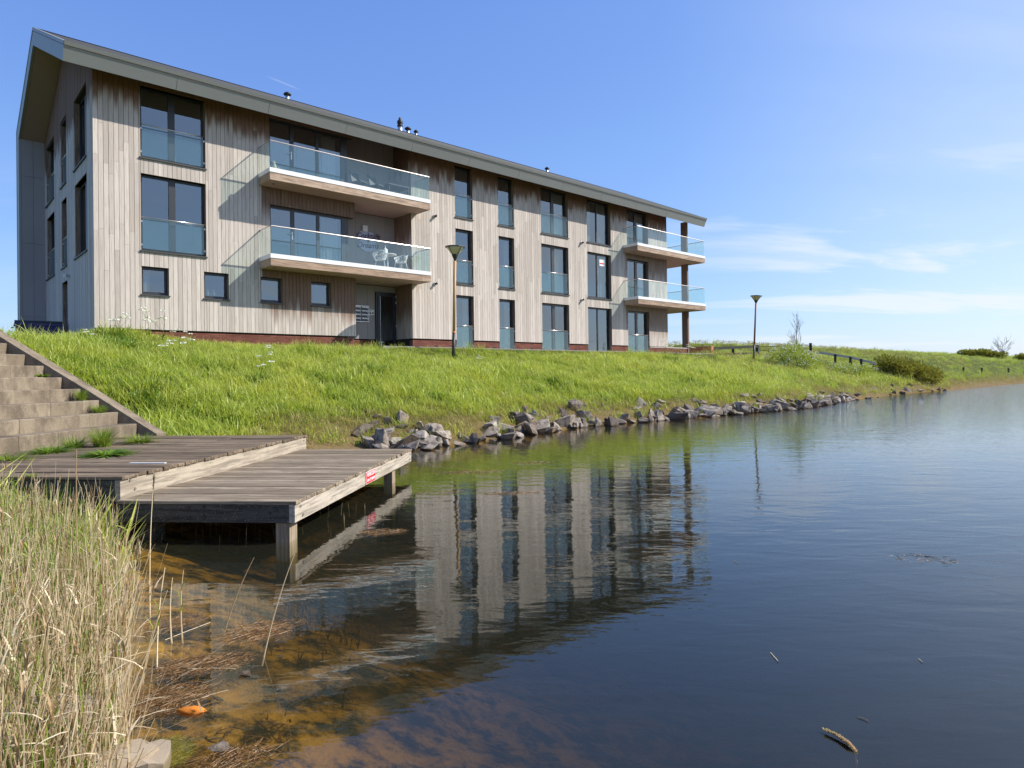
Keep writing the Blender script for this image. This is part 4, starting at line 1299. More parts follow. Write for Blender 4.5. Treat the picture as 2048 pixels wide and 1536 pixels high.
for x0, y0 in ((PX1 - 0.24, PY0 + 0.09), (PX1 - 0.24, 10.9), (-6.6, PY0 + 0.09), (-6.6, 10.9)):
    MB().bevbox(x0, x0 + 0.16, y0, y0 + 0.16, -0.6, JZ - 0.06, 0.002).build('pile', 'post', plt)
m = MB()
for y, z in ((6.76, 0.605), (6.84, 0.50), (11.4, 0.58)): bolt(m, PX1, y, z, 'x')
m.build('bolt', 'steel', plt)
o = MB().box(-5.42, -4.96, 7.62, 7.66, PZ + 0.004, PZ + 0.012).build('white_strip', 'paint_white', None)
o.rotation_euler.z = DECK_ROT
tag(o, 'short white strip lying on the upper plank platform', 'strip')

sgn = empty('warning_sign', (*from_d(JX1 + 0.001, 9.03), 0.308), DECK_ROT)
tag(sgn, 'red warning sign with white capitals fixed to the pale side beam of the jetty', 'sign')
MB().box(0, 0.012, -0.215, 0.215, -0.088, 0.078).build('sign_board', 'letter', sgn)
MB().box(0.0125, 0.015, -0.205, 0.205, -0.082, 0.072).build('red_face', 'red', sgn)
for body, sz, z in (('VERBODEN', 0.072, 0.034), ('AAN TE MEREN', 0.054, -0.042)):
    o = text_mesh(body, sz, 'lettering', 'letter', sgn, 0.001, bold=0.0012)
    o.rotation_euler = (math.pi / 2, 0, math.pi / 2); o.location = (0.0165, 0.0, z)

stairs = empty('concrete_stairs', (0, 0, 0), DECK_ROT)
tag(stairs, 'weathered concrete stairs climbing the grass bank from the plank platform', 'stairs')
SX, SK, SR, ST_ = -8.10, 11.63, 0.2195, 0.372
for i in range(10):
    x1 = SX - i * ST_; z1 = PZ + (i + 1) * SR
    st = empty('step', (0, 0, 0)); st.parent = stairs
    y = SK - 0.002; k = 0
    while y > 4.6:
        L = 0.74 if (k or i % 2) else 0.42
        m = MB(); jx = random.uniform(-0.004, 0.004); jz = random.uniform(-0.004, 0.004)
        m.bevbox(x1 - ST_ - 0.06 + jx, x1 + jx, y - L + 0.003, y, z1 - SR - 0.10, z1 + jz, 0.012)
        m.build('step_block', 'concrete', st, recalc=False)
        y -= L; k += 1
# sloping kerb along the far side
for a, b in ((-7.72, -8.95), (-8.955, -10.10), (-10.105, -11.6)):
    m = MB(); zt = lambda x: PZ + 0.045 + SR + (SX - x) / ST_ * SR
    v = []
    for x in (a, b):
        top = zt(x) if x < -7.9 else zt(x) - 0.02
        v += [(x, SK + 0.001, top - 0.75), (x, SK + 0.27, top - 0.75), (x, SK + 0.27, top), (x, SK + 0.001, top)]
    m.add(v, [(0, 1, 2, 3), (4, 7, 6, 5), (0, 4, 5, 1), (1, 5, 6, 2), (2, 6, 7, 3), (3, 7, 4, 0)])
    m.build('kerb', 'concrete', stairs)

# ------------------------------------------------------------------ street lamps
def street_lamp(x, y, z, lean, wood, label):
    t = tag(empty('street_lamp', (x, y, z), 0, 0, lean), label, 'street lamp', 'street lamps on the bank')
    MB().tube([(0, 0, -0.4), (0, 0, 0.80)], [0.068, 0.064], 14).build('base_sleeve', 'lampmetal', t, True)
    MB().tube([(0, 0, 0.80), (0, 0, 0.87)], 0.063, 14).build('band', 'orange' if wood == 'lampwood' else 'lampwood2', t, True)
    MB().tube([(0, 0, 0.871), (0, 0, 3.64)], [0.060, 0.056], 14).build('pole', wood, t, True)
    MB().lathe([(0.045, 3.62), (0.05, 3.72), (0.085, 3.76), (0.125, 3.86), (0.13, 3.89), (0.10, 3.895)], n=16).build('lamp_neck', 'lampmetal', t, True)
    MB().lathe([(0.125, 3.895), (0.20, 3.98), (0.28, 4.09), (0.345, 4.165), (0.34, 4.17)], n=24).build('lamp_bowl', 'lampglass', t, True)
    m = MB(); m.lathe([(0.345, 4.16), (0.395, 4.175), (0.39, 4.20), (0.30, 4.215), (0.01, 4.235)], n=24)
    for k in range(4):
        a = k * math.pi / 2 + 0.85
        m.tube([(r * math.cos(a), r * math.sin(a), zz) for r, zz in ((0.13, 3.885), (0.21, 3.98), (0.29, 4.09), (0.36, 4.175))], 0.012, 5)
    m.build('lamp_hood', 'lampmetal', t)
    return t


X, Y, Z = at(907, 706, 26.0)
street_lamp(X, Y, Z - 0.02, 0.028, 'lampwood', 'street lamp with a pale wooden pole and cone shade in front of the facade')
X, Y, Z = at(1507.5, 713, 45.5)
street_lamp(X, Y, Z - 0.02, 0.056, 'lampwood2', 'street lamp with a red brown pole standing clear of the building by the fence')

# ------------------------------------------------------------------ waste container
X, Y = -16.45, 23.0
wc = tag(empty('waste_container', (X, Y, gz(X, Y)), math.radians(38)), 'dark blue plastic waste container with a black lid beside the gable wall', 'container')
wc.scale = (0.93, 0.93, 0.88)
m = MB()
b0 = [(-0.62, -0.42), (0.62, -0.42), (0.62, 0.42), (-0.62, 0.42)]; b1 = [(-0.70, -0.50), (0.70, -0.50), (0.70, 0.50), (-0.70, 0.50)]
m.add([(x, y, 0.15) for x, y in b0] + [(x, y, 1.06) for x, y in b1], [(0, 3, 2, 1), (4, 5, 6, 7)] + [(i, (i + 1) % 4, (i + 1) % 4 + 4, i + 4) for i in range(4)])
m.box(-0.74, 0.74, -0.54, 0.54, 1.03, 1.10)
m.build('bin_body', 'blue', wc)
m = MB()
for i in range(6):
    a, b = -0.5 + i / 6 * 1.0, -0.5 + (i + 1) / 6 * 1.0
    h = lambda y: 1.105 + 0.14 * (1 - (y / 0.5) ** 2)
    m.add([(-0.72, a, h(a)), (0.72, a, h(a)), (0.72, b, h(b)), (-0.72, b, h(b)), (-0.72, a, 1.101), (0.72, a, 1.101), (0.72, b, 1.101), (-0.72, b, 1.101)],
          [(0, 1, 2, 3), (0, 4, 5, 1), (2, 6, 7, 3), (0, 3, 7, 4), (1, 5, 6, 2)])
m.build('lid', 'lidblack', wc)
for sx in (-1, 1):
    MB().tube([(0.73 * sx, -0.1, 0.95), (0.80 * sx, -0.1, 0.95), (0.80 * sx, 0.1, 0.95), (0.73 * sx, 0.1, 0.95)], 0.02, 6).build('handle', 'blue', wc)
    for sy in (-1, 1): MB().tube([(0.5 * sx - 0.03, 0.33 * sy, 0.08), (0.5 * sx + 0.03, 0.33 * sy, 0.08)], 0.08, 12).build('wheel', 'lidblack', wc)

# ------------------------------------------------------------------ low wall, fences and gate right of the building
def seg_box(m, p, q, w, h):
    """a straight board from p to q (its centre line), w thick, h high"""
    p, q = Vector(p), Vector(q); d = (q - p); d.z = 0; d.normalize(); s = Vector((-d.y, d.x, 0)) * w / 2
    v = [p - s, p + s, q + s, q - s]
    vv = [(*a[:2], a.z - h / 2) for a in v] + [(*a[:2], a.z + h / 2) for a in v]
    return m.add(vv, [(0, 1, 2, 3), (4, 7, 6, 5), (0, 4, 5, 1), (1, 5, 6, 2), (2, 6, 7, 3), (3, 7, 4, 0)])


a_, b_ = at(1368, 703, 44.5), at(1425, 704, 43.0)
pl_ = tag(empty('planter_wall', (0, 0, 0)), 'low terracotta coloured panel wall on the grass right of the timber post', 'low wall')
for z0, z1 in ((0.0, 0.0),):
    zg = 2.83
    for lo, hi in ((zg - 0.3, zg + 0.33), (zg + 0.345, zg + 0.60)):
        m = MB(); seg_box(m, (a_[0], a_[1], (lo + hi) / 2), (b_[0], b_[1], (lo + hi) / 2), 0.28, hi - lo)
        m.build('panel', 'terracotta', pl_)

fe = tag(empty('rail_fence', (0, 0, 0)), 'black two rail timber fence running from the low wall to the gate', 'fence')
p0, p1 = at(1385, 699, 50), at(1518, 692.5, 54)
m = MB(); seg_box(m, p0, p1, 0.06, 0.20); m.build('rail', 'fence', fe)
p0b, p1b = at(1385, 711, 50), at(1518, 706, 54)
m = MB(); seg_box(m, p0b, p1b, 0.06, 0.16); m.build('rail', 'fence', fe)
for px in (1400, 1466):
    X, Y, Z = at(px, 700, 50 + (px - 1385) / 133 * 4 + 0.08)
    m = MB(); m.bevbox(X - 0.08, X + 0.08, Y - 0.07, Y + 0.07, 2.3, Z + 0.10); m.build('post', 'fence', fe)
gt_ = tag(empty('tube_gate', (0, 0, 0)), 'thin metal tube gate hung between a thick post and a black post', 'gate')
X, Y, Z = at(1515, 690, 54.2)
m = MB(); m.bevbox(X - 0.16, X + 0.02, Y - 0.12, Y + 0.12, 2.2, Z); m.build('post', 'fence', gt_)
m = MB(); m.bevbox(X + 0.021, X + 0.12, Y - 0.11, Y + 0.11, 2.2, Z - 0.05); m.build('hinge_post', 'greyrail', gt_)
q0, q1 = at(1520, 693.5, 54.2), at(1617, 690, 54.0)
for dz_ in (0.0, -0.33, -0.62):
    MB().tube([(q0[0], q0[1], q0[2] + dz_), (q1[0], q1[1], q1[2] + dz_)], 0.024, 6).build('tube', 'frame', gt_)
X, Y, Z = at(1621, 686, 54.0)
m = MB(); m.bevbox(X - 0.08, X + 0.08, Y - 0.08, Y + 0.08, 2.2, Z); m.build('latch_post', 'fence', gt_)

hr = tag(empty('slope_railing', (0, 0, 0)), 'pale grey timber rail on short dark posts running down the slope by the bush', 'railing')
pts_ = [at(1638, 705, 54), at(1700, 714.5, 52.5), at(1752, 727, 51.5)]
for a, b in zip(pts_[:-1], pts_[1:]):
    m = MB(); seg_box(m, a, b, 0.07, 0.20); m.build('rail', 'greyrail', hr)
for px, py, Yd in ((1670, 708, 53.2), (1700.5, 713, 52.4), (1722, 717.5, 52.0)):
    X, Y, Z = at(px, py, Yd - 0.1)
    m = MB(); m.bevbox(X - 0.07, X + 0.07, Y - 0.08, Y + 0.05, gz(X, Y) - 0.3, Z - 0.02); m.build('post', 'fence', hr)
dp = tag(empty('leaning_plank', (0, 0, 0)), 'dark weathered plank lying down the slope below the pale rail', 'plank')
m = MB(); A_, B_ = pix_ground(1638, 712), pix_ground(1656, 732)
seg_box(m, (A_[0], A_[1], A_[2] + 0.12), (B_[0], B_[1], B_[2] + 0.12), 0.20, 0.22); m.build('board', 'fence', dp)

for px, nm in ((1927, 'thin dark fence post on the far slope, left of three'), (1964, 'thin dark fence post on the far slope, middle of three'), (2017, 'thin dark fence post on the far slope, right of three')):
    X, Y, Z = pix_ground(px, 746)
    m = MB(); m.bevbox(-0.07, 0.07, -0.07, 0.07, -0.3, 0.62); o = m.build('fence_post', 'fence', None, loc=(X, Y, Z))
    tag(o, nm, 'fence post', 'fence posts on the far slope')

# ------------------------------------------------------------------ stones along the waterline
def stone_mesh(seed, sx, sy, sz):
    rr = random.Random(seed); bm = bmesh.new()
    for _ in range(12):
        v = Vector((rr.gauss(0, 1), rr.gauss(0, 1), rr.gauss(0, 1))).normalized() * rr.uniform(0.7, 1.15)
        bm.verts.new((v.x * sx, v.y * sy, v.z * sz))
    r = bmesh.ops.convex_hull(bm, input=bm.verts)
    junk = [g for g in r['geom_interior'] if isinstance(g, bmesh.types.BMVert)]
    if junk: bmesh.ops.delete(bm, geom=junk, context='VERTS')
    bmesh.ops.bevel(bm, geom=list(bm.edges), offset=min(sx, sy, sz) * 0.035, segments=1, affect='EDGES')
    m_ = bpy.data.meshes.new('stone'); bm.to_mesh(m_); bm.free(); m_.materials.append(M['stone'])
    return m_


SM = []
for i in range(22):
    k = i % 3
    s_ = ((0.5, 0.36, 0.30), (0.5, 0.42, 0.20), (0.42, 0.34, 0.40))[k]
    SM.append((stone_mesh(100 + i, *s_), ('blocky', 'flat', 'pointed')[k]))
far_line = [(-3.6, 15.6), (-2.25, 15.75), (-1.5, 16.2), (-0.34, 17.65), (1.1, 19.95), (2.5, 21.5), (4.25, 23.0), (7.13, 25.2), (9.89, 27.57), (13.06, 30.06), (18.9, 37.6), (27.9, 47.7), (36.8, 55.6), (61, 79)]
cum = [0]
for a, b in zip(far_line[:-1], far_line[1:]): cum.append(cum[-1] + math.hypot(b[0] - a[0], b[1] - a[1]))


def along(s):
    for i in range(len(cum) - 1):
        if s <= cum[i + 1] or i == len(cum) - 2:
            t_ = (s - cum[i]) / (cum[i + 1] - cum[i]); a, b = far_line[i], far_line[i + 1]
            d = Vector((b[0] - a[0], b[1] - a[1])).normalized()
            return a[0] + (b[0] - a[0]) * t_, a[1] + (b[1] - a[1]) * t_, Vector((-d.y, d.x))


rs = random.Random(4)
stones = []
s = 0.1
while s < 95:
    dens = 1.0 if s < 27 else 0.8 if s < 34 else 0.2
    x, y, nrm = along(s)
    for row in range(5):
        p_ = (1.0, 1.0, 0.9, 0.65, 0.35)[row] * dens
        if row >= 2: p_ *= 0.35 + 0.9 * (math.sin(s * 0.9 + 1.0) > -0.1)
        if rs.random() > p_: continue
        off = (-0.08, 0.14, 0.40, 0.78, 1.15)[row] + rs.uniform(-0.14, 0.14)
        jx = rs.uniform(-0.2, 0.2)
        X, Y = x + nrm.x * off + jx * nrm.y, y + nrm.y * off - jx * nrm.x
        size = rs.choice((0.40, 0.50, 0.60, 0.74, 0.92)) * (1.0 if row < 3 else 0.8)
        stones.append((X, Y, size, row, s))
    s += rs.uniform(0.30, 0.38) if s < 33 else rs.uniform(0.5, 0.9)
# a few deliberate ones by the jetty's far end
stones += [(-2.45, 15.3, 0.62, 0, 0.5), (-1.95, 15.35, 0.6, 0, 1.2), (-2.9, 15.9, 0.7, 1, 0.9), (2.2, 22.6, 0.95, 3, 9), (-0.2, 18.6, 1.15, 2, 4.5), (0.35, 19.6, 1.0, 3, 6)]
seen = {}
def where(px):
    for lim, w_ in ((740, "behind the jetty"), (820, "at the jetty's far corner"), (880, "just right of the jetty"), (930, 'under the near lamp'), (985, 'right of the near lamp'), (1040, 'under the second narrow window column'), (1090, 'left of the wide window column'), (1140, 'under the wide window column'), (1180, 'right of the wide window column'),
                    (1230, 'under the unguarded windows'), (1300, 'under the right balcony doors'), (1370, 'left of the timber post'), (1430, 'under the terracotta wall'), (1490, 'left of the far lamp'), (1540, 'under the far lamp'), (1590, 'under the tube gate'), (1640, 'under the blossom bush'), (1700, 'under the slope rail'), (1760, 'right of the slope rail'), (1900, 'below the juniper')):
        if px < lim: return w_
    return 'at the far right'


def proj_px(x, y, z):
    z -= EY; y2 = y * math.cos(PITCH) + z * math.sin(PITCH); z2 = -y * math.sin(PITCH) + z * math.cos(PITCH)
    a, b = F_PX * x / y2, -F_PX * z2 / y2
    return CX + a * math.cos(ROLL) + b * math.sin(ROLL), CY - a * math.sin(ROLL) + b * math.cos(ROLL)


far_ = [q_ for q_ in stones if q_[4] >= 34][:26]
near_ = [q_ for q_ in stones if q_[4] < 34]
near_.sort(key=lambda q_: -q_[2] * (1.5 if q_[3] < 2 else 1.15 if q_[3] < 4 else 0.9) / (20 + q_[4]))          # the ones that show largest
rs.shuffle(near_)
stones = near_[:297 - len(far_)] + far_
for i, (X, Y, size, row, s) in enumerate(stones):
    m_, shp = SM[rs.randrange(len(SM))]
    o = bpy.data.objects.new('stone', m_); COL.objects.link(o)
    sc_ = size * rs.uniform(0.85, 1.15) * (0.62 if s > 33 else 0.88)
    o.scale = (sc_ * rs.uniform(0.9, 1.45), sc_ * rs.uniform(0.85, 1.15), sc_ * rs.uniform(0.8, 1.15))
    o.rotation_euler = (rs.uniform(-0.5, 0.5), rs.uniform(-0.5, 0.5), rs.uniform(0, 6.28))
    o.location = (X, Y, max(gz(X, Y), -0.05) + 0.11 * sc_)
    px, py = proj_px(X, Y, 0.1)
    sz = 'large' if size > 0.7 else 'small' if size < 0.48 else 'medium'
    spot = ('at the waterline', 'in the second row', 'among dry grass', 'high in the grass', 'topmost in the grass')[row]
    lab = f'{sz} {shp} stone {spot} {where(px)}'
    tag(o, lab, 'stone', 'rip rap stones along the waterline'); seen.setdefault(lab, []).append((px, o))

for lab, os_ in seen.items():           # several alike in one place: say which by their order
    os_.sort(key=lambda q_: q_[0]); k = len(os_)
    if k == 1: continue
    nm = ('left', 'right') if k == 2 else ('left', 'middle', 'right') if k == 3 else ('first', 'second', 'third', 'fourth', 'fifth', 'sixth', 'seventh', 'eighth', 'ninth', 'tenth')
    for (px, o), w_ in zip(os_, nm): o['label'] = f'{lab}, {w_} of {("", "", "two", "three")[k]}' if k < 4 else f'{lab}, {w_} from the left'

# ------------------------------------------------------------------ vegetation
def blade_strip(V, F, R, T, base, height_, lean, width, az, segs=3, rnd=0.0, curl=1.0):
    """one tapering blade as a strip of quads ending in a triangle"""
    bx, by, bz = base; o = len(V)
    dx, dy = math.cos(az), math.sin(az); wx, wy = -dy, dx
    for i in range(segs):
        t = i / segs; off = lean * t ** (1.0 + curl); w = width * (1 - 0.55 * t) / 2
        x, y, z = bx + dx * off, by + dy * off, bz + height_ * t * (1 - 0.18 * lean / max(height_, .01) * t)
        V.append((x - wx * w, y - wy * w, z)); V.append((x + wx * w, y + wy * w, z))
    V.append((bx + dx * lean, by + dy * lean, bz + height_ * (1 - 0.18 * lean / max(height_, .01))))
    for i in range(segs - 1):
        F.append((o + 2 * i, o + 2 * i + 1, o + 2 * i + 3, o + 2 * i + 2)); R.append(rnd); T.append(i / segs)
    F.append((o + 2 * segs - 2, o + 2 * segs - 1, o + 2 * segs)); R.append(rnd); T.append(1.0)


def mesh_from(V, F, R, T, name, mats, mi=None):
    me = bpy.data.meshes.new(name); me.from_pydata(V, [], F)
    for m in (mats if isinstance(mats, (list, tuple)) else [mats]): me.materials.append(M[m])
    a = me.attributes.new('rnd', 'FLOAT', 'FACE'); a.data.foreach_set('value', R)
    a = me.attributes.new('tip', 'FLOAT', 'FACE'); a.data.foreach_set('value', T)
    if mi: me.polygons.foreach_set('material_index', mi)
    me.update(); return me


def clump(seed, n, rad, h0, h1, w, lean, mat, segs=3):
    rr = random.Random(seed); V, F, R, T = [], [], [], []
    for _ in range(n):
        a = rr.uniform(0, 6.283); r = rad * math.sqrt(rr.random()); h = rr.uniform(h0, h1)
        blade_strip(V, F, R, T, (r * math.cos(a), r * math.sin(a), -0.03), h, h * rr.uniform(*lean), w * rr.uniform(0.7, 1.3), rr.uniform(0, 6.283), segs, rr.uniform(-0.4, 0.4))
    o = bpy.data.objects.new('clump_source', mesh_from(V, F, R, T, 'clump', mat))
    return o


def scatter(name, protos, pts, rot, scl, idx):
    """one stuff object: copies of the small clumps set on the given points"""
    lib = bpy.data.collections.new(name + '_sources')
    for p in protos: lib.objects.link(p)
    me = bpy.data.meshes.new(name)
    me.vertices.add(len(pts)); me.vertices.foreach_set('co', np.asarray(pts, np.float32).ravel())
    a = me.attributes.new('rotv', 'FLOAT_VECTOR', 'POINT'); a.data.foreach_set('vector', np.asarray(rot, np.float32).ravel())
    a = me.attributes.new('sclv', 'FLOAT_VECTOR', 'POINT'); a.data.foreach_set('vector', np.asarray(scl, np.float32).ravel())
    a = me.attributes.new('pick', 'INT', 'POINT'); a.data.foreach_set('value', np.asarray(idx, np.int32))
    o = bpy.data.objects.new(name, me); COL.objects.link(o)
    ng = bpy.data.node_groups.new(name, 'GeometryNodeTree')
    ng.interface.new_socket('Geometry', in_out='INPUT', socket_type='NodeSocketGeometry')
    ng.interface.new_socket('Geometry', in_out='OUTPUT', socket_type='NodeSocketGeometry')
    N = ng.nodes.new; gi = N('NodeGroupInput'); go = N('NodeGroupOutput'); ip = N('GeometryNodeInstanceOnPoints')
    ci = N('GeometryNodeCollectionInfo'); ci.inputs['Collection'].default_value = lib
    ci.inputs['Separate Children'].default_value = True; ci.inputs['Reset Children'].default_value = True
    def na(nm, ty):
        x = N('GeometryNodeInputNamedAttribute'); x.data_type = ty; x.inputs['Name'].default_value = nm; return x.outputs['Attribute']
    e2 = N('FunctionNodeEulerToRotation')
    L = ng.links.new
    L(na('rotv', 'FLOAT_VECTOR'), e2.inputs[0]); L(e2.outputs[0], ip.inputs['Rotation']); L(na('sclv', 'FLOAT_VECTOR'), ip.inputs['Scale'])
    L(na('pick', 'INT'), ip.inputs['Instance Index']); ip.inputs['Pick Instance'].default_value = True
    L(ci.outputs[0], ip.inputs['Instance']); L(gi.outputs[0], ip.inputs['Points']); L(ip.outputs[0], go.inputs[0])
    md = o.modifiers.new('scatter', 'NODES'); md.node_group = ng
    o['kind'] = 'stuff'
    return o


def in_view(x, y, z, m=90):
    y2 = np.maximum(y, 0.3)
    px = CX + F_PX * x / y2; py = CY - F_PX * (z - EY) / y2
    return (px > -m) & (px < 2048 + m) & (py < 1536 + 260)


def land_points(n, x0, x1, y0, y1, dens=None):
    """random points on the bank, kept clear of the building, stairs, decks and paving"""
    x = RNG.uniform(x0, x1, n); y = RNG.uniform(y0, y1, n)
    s = shore_dist(x, y); u, v = to_uv(x, y); a, b = to_d(x, y); z = height(x, y)
    ok = (s > 0.15) & in_view(x, y, z)
    ok &= ~((u > -0.02) & (u < 32.3) & (v > 0.0) & (v < 10.4)) & ~((u > 9.0) & (u < 32.2) & (v > np.where(u > 14, -2.0, -1.8)) & (v <= 0.02)) & ~((u > -0.9) & (u < 0.1) & (v > 9.5) & (v < 10.4))
    ok &= ~((a < -7.7) & (a > -11.9) & (b < 11.93) & (b > 3.0)) & ~((a > -8.35) & (a < -4.6) & (b > 6.4) & (b < 11.62)) & ~((a > -4.9) & (a < -2.7) & (b > 6.3) & (b < 11.5))
    ok &= ~((v > 10.4) & (u > -1) & (u < 30))
    return x[ok], y[ok], z[ok], s[ok], u[ok], v[ok]


def rots(n, tilt=0.22):
    return np.stack([RNG.normal(0, tilt, n), RNG.normal(0, tilt, n), RNG.uniform(0, 6.283, n)], 1)


green = [clump(20 + i, 34, 0.21, 0.07, 0.25, 0.011, (0.2, 1.0), 'grass') for i in range(5)]
green.append(clump(31, 22, 0.16, 0.22, 0.46, 0.012, (0.3, 1.1), 'grass')); green.append(clump(32, 26, 0.12, 0.16, 0.38, 0.013, (0.1, 0.7), 'grass'))
gsets = []
for (n, box, k, keep) in ((36000, (-13.5, 16, 10.5, 36), 1.0, 1.0), (17000, (-6, 40, 30, 62), 1.3, 1.0), (14000, (15, 150, 45, 200), 2.0, 1.0), (3500, (-7, -3.2, 3.2, 7.2), 1.25, 1.0), (3500, (-32, -8, 18, 48), 1.25, 1.0)):
    x, y, z, s, u, v = land_points(n, *box)
    pr = np.maximum(sm(s + 0.35 * vnoise(x, y, 1.3, 4), 0.95, 2.0), 0.10 * (s > 0.3))
    kp = RNG.random(len(x)) < pr
    d = np.hypot(x, y)
    gsets.append((np.stack([x, y, z], 1)[kp], (k * RNG.uniform(0.7, 1.25, len(x)) * (1.0 + 0.35 * vnoise(x, y, 0.9, 9)) * (0.85 + 0.45 * sm(-v, 2.6, 4.6)))[kp]))
P = np.concatenate([a for a, b in gsets]); S_ = np.concatenate([b for a, b in gsets])
hz = S_ * RNG.uniform(0.75, 1.25, len(S_))
scatter('grass', green, P, rots(len(P)), np.stack([S_, S_, hz], 1), np.where(RNG.random(len(P)) < 0.05 + 0.10 * (vnoise(P[:, 0], P[:, 1], 0.8, 12) > 0.25), RNG.integers(5, 7, len(P)), RNG.integers(0, 5, len(P))))

straw = [clump(60 + i, 30, 0.20, 0.07, 0.26, 0.007, (0.3, 1.2), 'straw') for i in range(4)]
dsets = []
for (n, box, k) in ((30000, (-6, 20, 10.5, 40), 1.0), (34000, (12, 75, 30, 95), 1.7)):
    x, y, z, s, u, v = land_points(n, *box)
    pr = (0.35 + 0.65 * sm(s, 0.7, 1.2)) * sm(s, 0.12, 0.4) * sm(-(s + 0.5 * vnoise(x, y, 1.1, 6)), -2.3, -0.9) + 0.035
    kp = RNG.random(len(x)) < pr
    dsets.append((np.stack([x, y, z], 1)[kp], (k * RNG.uniform(0.7, 1.3, len(x)))[kp]))
P = np.concatenate([a for a, b in dsets]); S_ = np.concatenate([b for a, b in dsets])
scatter('dry_grass', straw, P, rots(len(P), 0.3), np.stack([S_, S_, S_ * 0.9], 1), RNG.integers(0, 4, len(P)))

# darker broad leaved weeds in clumps through the meadow, some fresh grass between the stones
def dock(seed):
    rr = random.Random(seed); V, F, R, T = [], [], [], []
    for _ in range(26):
        a = rr.uniform(0, 6.283); r = 0.10 * math.sqrt(rr.random()); h = rr.uniform(0.10, 0.28)
        blade_strip(V, F, R, T, (r * math.cos(a), r * math.sin(a), -0.02), h, h * rr.uniform(0.3, 1.3), rr.uniform(0.02, 0.05), a + rr.uniform(-.7, .7), 4, rr.uniform(-.3, .3))
    return bpy.data.objects.new('dock_source', mesh_from(V, F, R, T, 'dock', 'leaf'))


dk_ = [dock(300 + i) for i in range(3)]
P = []
for cx, cy_, n, sp in [(*pix_ground(px, py)[:2], n, sp) for px, py, n, sp in ((1112, 772, 40, 0.45), (1345, 722, 22, 0.5), (520, 765, 22, 0.4), (290, 818, 34, 0.35), (430, 742, 16, 0.4), (1380, 770, 24, 0.6), (1420, 785, 20, 0.6), (760, 745, 14, 0.5), (880, 800, 18, 0.4), (230, 690, 60, 0.9), (260, 700, 30, 0.6), (640, 770, 14, 0.4), (1010, 745, 12, 0.4), (1230, 745, 16, 0.5))]:
    for _ in range(n):
        P.append((cx + random.gauss(0, sp * 0.5), cy_ + random.gauss(0, sp * 0.5)))
P = np.array([(x, y, gz(x, y)) for x, y in P])
S_ = RNG.uniform(0.7, 1.2, len(P))
scatter('meadow_weeds', dk_, P, rots(len(P), 0.2), np.stack([S_] * 3, 1), RNG.integers(0, 3, len(P)))

# pale seed heads standing in the meadow
def seedhead(seed):
    rr = random.Random(seed); V, F, R, T = [], [], [], []
    for _ in range(7):
        a = rr.uniform(0, 6.283); r = 0.16 * math.sqrt(rr.random()); h = rr.uniform(0.20, 0.32); az = rr.uniform(0, 6.283); ln = h * rr.uniform(0.1, 0.5)
        blade_strip(V, F, R, T, (r * math.cos(a), r * math.sin(a), 0), h, ln, 0.005, az, 3, 0.3)
        hx, hy = r * math.cos(a) + math.cos(az) * ln * 0.7, r * math.sin(a) + math.sin(az) * ln * 0.7
        for k in range(3): blade_strip(V, F, R, T, (hx, hy, h * 0.72), h * 0.32, 0.05, 0.016, az + k * 2.1, 2, 0.6)
    return bpy.data.objects.new('seed_source', mesh_from(V, F, R, T, 'seed', 'straw'))


sd = [seedhead(i) for i in range(3)]
x, y, z, s, u, v = land_points(16000, -13, 60, 11, 90)
kp = (s > 1.3) & (RNG.random(len(x)) < np.where(u > 26, 0.6, 0.30)) & (RNG.random(len(x)) < np.clip(30 / np.hypot(x, y), 0.2, 1))
P = np.stack([x, y, z], 1)[kp]; S_ = RNG.uniform(0.7, 1.1, len(P)) * np.clip(np.hypot(P[:, 0], P[:, 1]) / 26, 0.8, 1.7)
scatter('seed_grass', sd, P, rots(len(P), 0.15), np.stack([S_] * 3, 1), RNG.integers(0, 3, len(P)))

